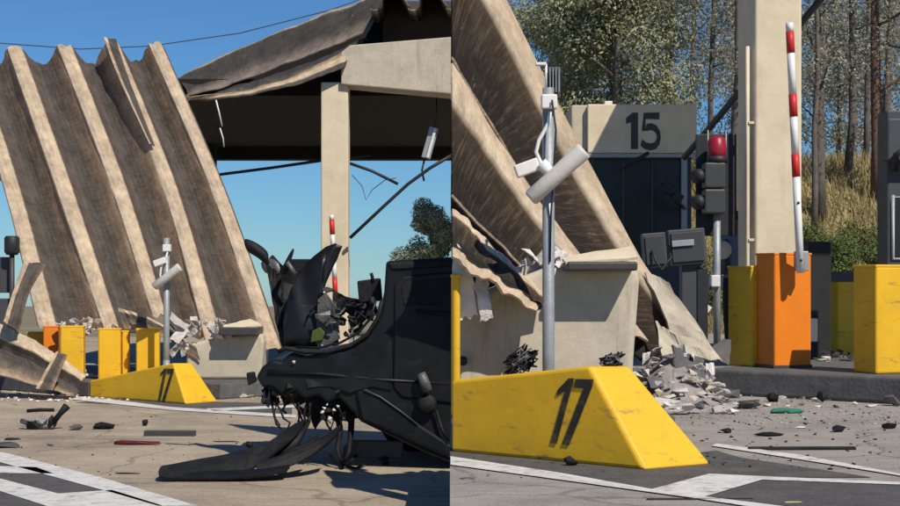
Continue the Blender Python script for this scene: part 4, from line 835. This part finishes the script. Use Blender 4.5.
tube('link', [P(22, 421, 16.7), P(32, 425, 16.6), P(45, 427, 16.6), P(54, 426, 16.6)], .03, M['scorch'], t)
rnd = random.Random(11)
def crumbs(name, label, n, region, gf, smin, smax, m, seed):
    rnd = random.Random(seed); geos = []
    for i in range(n):
        u = rnd.uniform(region[0], region[2]); v = rnd.uniform(region[1], region[3]); p = gf(u, v); s = rnd.uniform(smin, smax)
        geos.append(chunkgeo(p + V((0, 0, s * .25)), (s, s * rnd.uniform(.5, 1), s * .5), rnd, 7))
    o = mesh(name, *merge(geos), m); return setp(o, label, 'crumbs', kind='stuff')
crumbs('crumbs', 'pale crumbs scattered under the slumped roof sheet', 160, (0, 392, 140, 402), GL, .01, .05, M['plaster'], 1)
crumbs('crumbs', 'dark crumbs scattered on the lower pavement', 90, (0, 405, 330, 478), GL, .006, .022, M['carm'], 2)
crumbs('crumbs', 'pale crumbs scattered before the distant booth block', 120, (188, 388, 296, 402), GL, .01, .05, M['plaster'], 3)

def chunks(n, region, gf, smin, smax, mats, label, group, seed, zfun=None, name='rubble_chunk', cat='rubble'):
    rnd = random.Random(seed)
    for i in range(n):
        u = rnd.uniform(region[0], region[2]); v = rnd.uniform(region[1], region[3]); p = gf(u, v); s = rnd.uniform(smin, smax)
        z = zfun(p, rnd) if zfun else 0
        g = chunkgeo(p + V((0, 0, s * .3 + z)), (s * rnd.uniform(.8, 1.3), s * rnd.uniform(.5, 1), s * rnd.uniform(.2, .6)), rnd, rnd.randint(6, 9))
        setp(mesh(name, *g, M[rnd.choice(mats)]), label, cat, group)
chunks(9, (60, 372, 132, 380), lambda u, v: P(u, v, 22.15), .05, .12, ['plaster'], 'pale rubble chunk lying between the distant guard blocks', 'rubble between the distant guard blocks', 4, name='rubble_chunk')
def scrap_pile(label, box_, Y, n, m, seed, s=(.05, .12)):
    """one crumpled bundle of torn sheet"""
    rnd = random.Random(seed); t = thing('crumpled_scrap', label, 'scrap', P((box_[0] + box_[2]) / 2, box_[3], Y))
    for i in range(n):
        u, v = rnd.uniform(box_[0], box_[2]), rnd.uniform(box_[1], box_[3]); c = P(u, v, Y + rnd.uniform(-.08, .08)); k = rnd.uniform(*s)
        a = V((rnd.gauss(0, 1), rnd.gauss(0, 1), rnd.gauss(0, 1))).normalized(); b = a.cross(V((rnd.gauss(0, 1), rnd.gauss(0, 1), rnd.gauss(0, 1)))).normalized()
        crumple('shred', [c - a * k - b * k * .5, c + a * k - b * k * .6, c + a * k * .8 + b * k * .5, c - a * k * .9 + b * k * .6], m, t, nu=5, nv=3, amp=.03, freq=9, seed=i, solid=.006)
    return t
scrap_pile('crumpled pale shreds lodged between the roof sheets and booth ledge', (512, 252, 566, 285), 11.35, 26, M['plaster'], 3)
scrap_pile('crumpled pale shreds caught at the foot of distant roof sheets', (186, 318, 226, 336), 21.9, 22, M['plaster'], 5, (.04, .11))
scrap_pile('pale shreds lying on top of the distant guard blocks', (58, 320, 100, 330), 22.0, 22, M['plaster'], 6, (.04, .10))
scrap_pile('white torn flap hanging below distant roof sheets', (172, 318, 190, 350), 21.8, 6, M['plaster'], 8, (.08, .16))
# coiled cables on the booth wall
def coil(label, u, v, Y, r, seed):
    rnd = random.Random(seed); t = thing('cable_tangle', label, 'cables', P(u, v + r * F / Y, Y))
    for i in range(13):
        pts = []; ph = rnd.uniform(0, 6)
        for k in range(12): pts.append(P(u, v, Y) + V((math.cos(ph + k * 1.9) * r * rnd.uniform(.1, 1.05) + .03 * math.sin(i), rnd.uniform(-.05, .05), math.sin(ph + k * 1.3) * r * rnd.uniform(.1, .8) + math.cos(ph + k * 1.9) * r * .3)))
        tube('cable', pts, .007, M['carm'] if i % 4 else M['scorch'], t, n=6)
    return t
coil('tangle of burnt black cables on the beige booth wall', 521, 361, 10.75, .12, 2)
coil('small tangle of cables at the corner of the beige booth wall', 612, 361, 10.7, .07, 3)
setp(tube('wall_knob', [P(463, 361, 10.99), P(463, 361, 10.92)], .035, M['dark'], n=12), 'round black knob on the beige booth wall', 'knob')

# ------------------------------------------------------------------ rubble heap and debris on the right road
def heapz(p, rnd):
    h = .50 * math.exp(-((p.x - 2.03) / .42) ** 2 - ((p.y - 13.9) / .7) ** 2); return h * rnd.uniform(.6, 1)
chunks(240, (632, 383, 736, 416), G, .025, .12, ['plaster', 'plaster', 'plaster', 'concg', 'kerb'], 'pale broken chunk in the rubble heap beside the large kerb nose', 'chunks of the rubble heap', 21, heapz)
chunks(40, (720, 396, 900, 408), G, .02, .06, ['plaster', 'plaster', 'dkgrey'], 'small broken chunk lying along the foot of the dark kerb', 'rubble along the dark kerb', 22)
chunks(26, (815, 353, 852, 362), lambda u, v: G(u, v, .25), .03, .08, ['plaster', 'dkgrey'], 'small pale chunk lying between the orange cabinet and tall yellow block', 'rubble on the kerb island', 23)
chunks(26, (640, 388, 716, 404), G, .1, .19, ['plaster', 'plaster', 'concg'], 'large pale broken slab in the rubble heap beside the large kerb nose', 'large slabs of the rubble heap', 27, heapz)
chunks(26, (188, 389, 262, 399), GL, .03, .11, ['plaster', 'plaster', 'concg'], 'pale broken chunk lying at the foot of the distant booth block', 'rubble before the distant booth block', 28)
scrap_pile('shredded pale material lodged over the rubble heap', (646, 350, 712, 384), 13.9, 22, M['plaster'], 12, (.04, .12))
crumbs('crumbs', 'fine grey crumbs spread round the rubble heap', 900, (640, 392, 900, 425), G, .005, .022, M['dust'], 31)
crumbs('crumbs', 'dark crumbs scattered over the pale pavement', 160, (690, 410, 900, 470), G, .006, .022, M['carm'], 32)
crumbs('crumbs', 'dark crumbs along the foot of the large kerb nose', 50, (455, 455, 712, 480), G, .004, .014, M['carm'], 33)
hp = []; fs = []; NG = 24
for j in range(NG + 1):
    for i in range(NG + 1):
        x = 1.72 + .95 * i / NG; y = 12.5 + 2.5 * j / NG
        hp.append((x, y, -.06 + .50 * math.exp(-((x - 2.03) / .38) ** 2 - ((y - 13.9) / .65) ** 2) + .05 * noise.noise(V((x * 7, y * 7, 0)))))
for j in range(NG):
    for i in range(NG): q = j * (NG + 1) + i; fs.append((q, q + 1, q + NG + 2, q + NG + 1))
setp(mesh('rubble_mound', hp, fs, mat('grey rubble dust', (.30, .27, .245), .95, .4, 14, .6)), 'fine rubble mound under the broken chunks', 'rubble', kind='stuff')
setp(crumple('roof_scrap', [P(655, 322, 14.0), P(676, 335, 13.9), P(700, 392, 13.9), P(668, 388, 13.6)], M['concg'], amp=.04, seed=12, solid=.02), 'brown bent roof scrap sticking up from the rubble heap', 'roof scrap')
setp(crumple('roof_scrap', [P(672, 345, 13.7), P(704, 360, 14.0), P(708, 396, 13.7), P(680, 398, 13.5)], M['kerb'], amp=.04, seed=14, solid=.02), 'grey slab standing in the rubble heap', 'roof scrap')
setp(crumple('roof_scrap', [P(646, 378, 13.4), P(676, 374, 13.7), P(680, 386, 13.5), P(650, 390, 13.3)], M['kerb'], amp=.02, seed=15, solid=.02), 'flat grey slab lying on the rubble heap', 'roof scrap')
setp(crumple('roof_scrap', [P(724, 339, 15.5), P(730, 340, 15.6), P(728, 366, 15.4), P(706, 352, 15.2)], M['kerb'], amp=.02, seed=16, solid=.02), 'grey triangular slab leaning on the yellow guard block', 'roof scrap')
lying('debris_piece', 'crushed green plastic piece lying at the foot of the dark kerb', 'debris', 786, 413, (.3, .2, .06), M['greenp'], .3, gf=G)
lying('debris_piece', 'long thin black rod lying across the pale pavement', 'debris', 802, 450, (.72, .04, .025), M['carm'], .03, gf=G, kind='box')
lying('debris_piece', 'dark curled scrap lying between the rod and the green piece', 'debris', 768, 436, (.22, .12, .03), M['carm'], .3, gf=G)
lying('debris_piece', 'white paper scrap lying on the pavement below the green piece', 'debris', 800, 428, (.11, .08, .015), M['white'], .3, gf=G)
lying('debris_piece', 'dark pebble shaped scrap lying near the kerb nose slope', 'debris', 726, 433, (.09, .07, .04), M['carm'], gf=G)
lying('debris_piece', 'black twisted clip lying on the pavement beyond the rod', 'debris', 838, 432, (.12, .08, .05), M['carm'], .5, gf=G)
lying('debris_piece', 'small black clip lying furthest along the pale pavement', 'debris', 890, 429, (.12, .05, .06), M['carm'], -.3, gf=G)
lying('debris_piece', 'pale yellow chip lying on the dark asphalt', 'debris', 793, 503, (.095, .06, .012), mat('pale yellow chip', (.55, .5, .18), .7), gf=G)
lying('debris_piece', 'dark slab piece lying in crumbs before the green piece', 'debris', 745, 409, (.3, .14, .08), M['dkgrey'], .2, gf=G)
lying('debris_piece', 'black bag shaped piece lying at the kerb foot', 'debris', 773, 402, (.11, .1, .1), M['carm'], gf=G)
lying('debris_piece', 'black lump lying by the kerb under the tall yellow block', 'debris', 822, 402, (.12, .1, .1), M['carm'], gf=G)
lying('debris_piece', 'grey plastic lump lying beside the kerb below the tall yellow block', 'debris', 893, 406, (.18, .15, .13), M['scorch'], gf=G)
lying('debris_piece', 'black crushed bolt lying at the foot of the large numbered nose', 'debris', 571, 466, (.09, .07, .07), M['carm'], gf=G)
lying('debris_piece', 'flat dark scrap lying on the painted line', 'debris', 705, 484, (.08, .03, .012), M['carm'], gf=G)
lying('debris_piece', 'thin black stick lying along the painted chevron edge', 'debris', 700, 500, (.55, .02, .012), M['carm'], .02, gf=G, kind='box')
lying('debris_piece', 'small dark scrap lying on pavement below the white line', 'debris', 467, 479, (.09, .06, .01), M['scorch'], gf=G)
lying('debris_piece', 'pale triangular plaster shard lying before the rubble heap', 'debris', 719, 414, (.14, .1, .09), M['plaster'], gf=G)

# ------------------------------------------------------------------ vegetation
def tree(label, base, h, tr, crown, n, lm, bm_, seed, spread=1.0, limbs=10, lsize=.14, bare=.4, lean=0., group=None, name='tree', cl=.55):
    rnd = random.Random(seed); base = V(base); n = int(n * 2.0); lsize *= .85
    t = thing(name, label, 'tree' if name != 'bush' else 'bush', base, group)
    geos = []; pts = []; x = y = 0
    for i in range(9):
        f = i / 8; x += rnd.gauss(0, .05) + lean * .12; y += rnd.gauss(0, .05); pts.append(base + V((x, y, h * f - .1)))
    geos.append(tubegeo(pts, [tr * (1 - .75 * i / 8) for i in range(9)], 7))
    tips = []
    for i in range(limbs):
        f = bare + (1 - bare) * (i + rnd.random()) / limbs; k = f * 8; a = pts[min(int(k), 7)].lerp(pts[min(int(k) + 1, 8)], k - int(k)) if f < 1 else pts[8]
        an = rnd.uniform(0, 6.28); ln = crown * spread * rnd.uniform(.5, 1) * (1.1 - .5 * f)
        d = V((math.cos(an), math.sin(an), rnd.uniform(.2, .8))); q = [a]
        for s in range(4): q.append(q[-1] + d * ln / 4 + V((rnd.gauss(0, 1), rnd.gauss(0, 1), rnd.gauss(0, .6))) * ln * .06)
        geos.append(tubegeo(q, [tr * .3, tr * .22, tr * .16, tr * .1, tr * .05], 5)); tips += [q[-1], q[-2], q[-3]]
        for s in range(3):
            b0 = q[rnd.randint(2, 4)]; e = b0 + V((rnd.gauss(0, 1), rnd.gauss(0, 1), rnd.gauss(.2, .7))) * ln * .3
            geos.append(tubegeo([b0, b0.lerp(e, .5) + V((0, 0, .05)), e], [tr * .08, tr * .06, tr * .03], 4)); tips.append(e)
    mesh('trunk', *merge(geos), bm_, t, smooth=True)
    vs = []; fs = []
    for i in range(n):
        c = rnd.choice(tips); p = V((rnd.gauss(0, 1), rnd.gauss(0, 1), rnd.gauss(0, 1))).normalized(); p = c + V((p.x, p.y, p.z * .75)) * cl * 1.3 * rnd.random() ** .22
        nrm = V((rnd.gauss(0, .45), rnd.gauss(0, .45), rnd.gauss(.45, .45))) + (p - c).normalized() * 1.2 + (p - base - V((0, 0, h * .55))).normalized() * .5
        a = nrm.cross(V((rnd.gauss(0, 1), rnd.gauss(0, 1), rnd.gauss(0, 1)))).normalized(); b = a.cross(nrm).normalized()      # leaves turn up and outwards
        s = lsize * rnd.uniform(.5, 1.2); k = len(vs)
        vs += [p - a * s * .5, p + b * s * .22, p + a * s * .5, p - b * s * .22]; fs.append((k, k + 1, k + 2, k + 3))
    me = bpy.data.meshes.new('crown'); me.from_pydata([v - base for v in vs], [], fs); me.materials.append(lm)
    o = bpy.data.objects.new('crown', me); COL.objects.link(o); o.parent = t
    return t
gt = 'trees on the bank behind the toll booths'
def bp(px, Y): x = (px - CX) / F * Y; return (x, Y, bank(x, Y) - .05)
tree('broad dense olive tree above the booth numbered 15', bp(618, 42), 10.5, .22, 3.0, 24000, M['leaf'], M['bark'], 1, limbs=18, bare=.25, lsize=.17, cl=.7, group=gt)
tree('second dense olive tree crowding behind the broad one', bp(567, 47), 8.6, .2, 2.0, 15000, M['leaf'], M['bark'], 2, limbs=14, bare=.3, lsize=.17, cl=.65, group=gt)
tree('grey green tree with fine twigs above the traffic light', bp(668, 46), 12, .2, 2.6, 9000, M['leafg'], M['bark'], 3, limbs=16, bare=.3, lsize=.15, cl=.7, group=gt)
tree('straight dark trunk rising beside the cream column drain pipe', bp(734, 40), 14, .14, 2.0, 4000, M['leafg'], M['bark'], 4, limbs=12, bare=.3, lsize=.14, group=gt)
tree('thin dark trunk standing above the red beacon', bp(710, 44), 13, .1, 2.0, 4500, M['leafg'], M['bark'], 5, limbs=12, bare=.3, lsize=.14, group=gt)
for i, (px, Y, r, lab, m_, nl_) in enumerate(((811, 42, .10, 'slim dark trunk just beyond the striped boom', 'bark', 1500), (819, 43, .19, 'thick grey trunk just beyond the striped boom', 'bark', 2200), (846, 46, .14, 'dark mid-sized trunk between two patches of sky', 'bark', 2600),
        (872, 44, .19, 'reddish thick trunk above the control booth', 'barkr', 2600), (866, 50, .11, 'thin grey trunk hugging the reddish trunk', 'bark', 2000), (889, 48, .14, 'grey trunk rising straight behind the control booth', 'bark', 3000), (905, 43, .16, 'trunk at the far side of the control booth', 'bark', 3500))):
    tree(lab, bp(px, Y), 13 + i % 3, r, 1.8, nl_, M['leafg'], M[m_], 20 + i, limbs=13, bare=.22, lsize=.13, group=gt)
for i, (px, Y) in enumerate(((590, 58), (640, 60), (690, 58), (735, 62), (780, 60), (815, 66), (838, 62), (862, 68), (885, 60), (915, 64))):
    tree('far pale tree filling the gaps between nearer trunks', bp(px, Y), 8 + (i * 37 % 5), .12, 2.6, 3800, M['leafg'], M['bark'], 50 + i, limbs=14, bare=.12, lsize=.2, cl=.8, group='far trees behind the bank')
gb = 'green bushes on the dry bank'
for i, (px, Y, h, n_) in enumerate(((822, 36, 1.5, 3200), (838, 35.5, 1.2, 3000), (850, 36.5, 1.9, 3200), (815, 38, 1.8, 2600), (868, 38, 1.6, 2600), (700, 36, 1.8, 2500))):
    tree('low green bush growing on the dry bank', bp(px, Y), h, .03, .75, n_, M['leafb'], M['bark'], 80 + i, limbs=12, bare=.05, lsize=.11, cl=.3, group=gb, name='bush')
tree('round olive tree standing beyond the wrecked car', ((436 - CX) / F * 48, 48, ZL), 4.0, .12, 1.05, 12000, M['leaf'], M['bark'], 90, limbs=22, bare=.3, lsize=.15, cl=.26)
rnd = random.Random(77); vs = []; fs = []
for i in range(26000):
    y = 33.6 + 20 * rnd.random() ** 1.5; px = rnd.uniform(640, 930); x = (px - CX) / F * y; z = bank(x, y) - .03; h = rnd.uniform(.15, .6); a = rnd.uniform(0, 3.14); ww = .018 + .012 * rnd.random(); k = len(vs)
    lx, ly = rnd.gauss(0, .15), rnd.gauss(0, .15)
    vs += [(x - math.cos(a) * ww, y - math.sin(a) * ww, z), (x + math.cos(a) * ww, y + math.sin(a) * ww, z), (x + lx, y + ly, z + h)]; fs.append((k, k + 1, k + 2))
me = bpy.data.meshes.new('dry_grass'); me.from_pydata(vs, [], fs); me.materials.append(M['dry'])
o = bpy.data.objects.new('dry_grass', me); COL.objects.link(o); setp(o, 'tall dry straw coloured grass covering the bank', 'grass', kind='stuff')
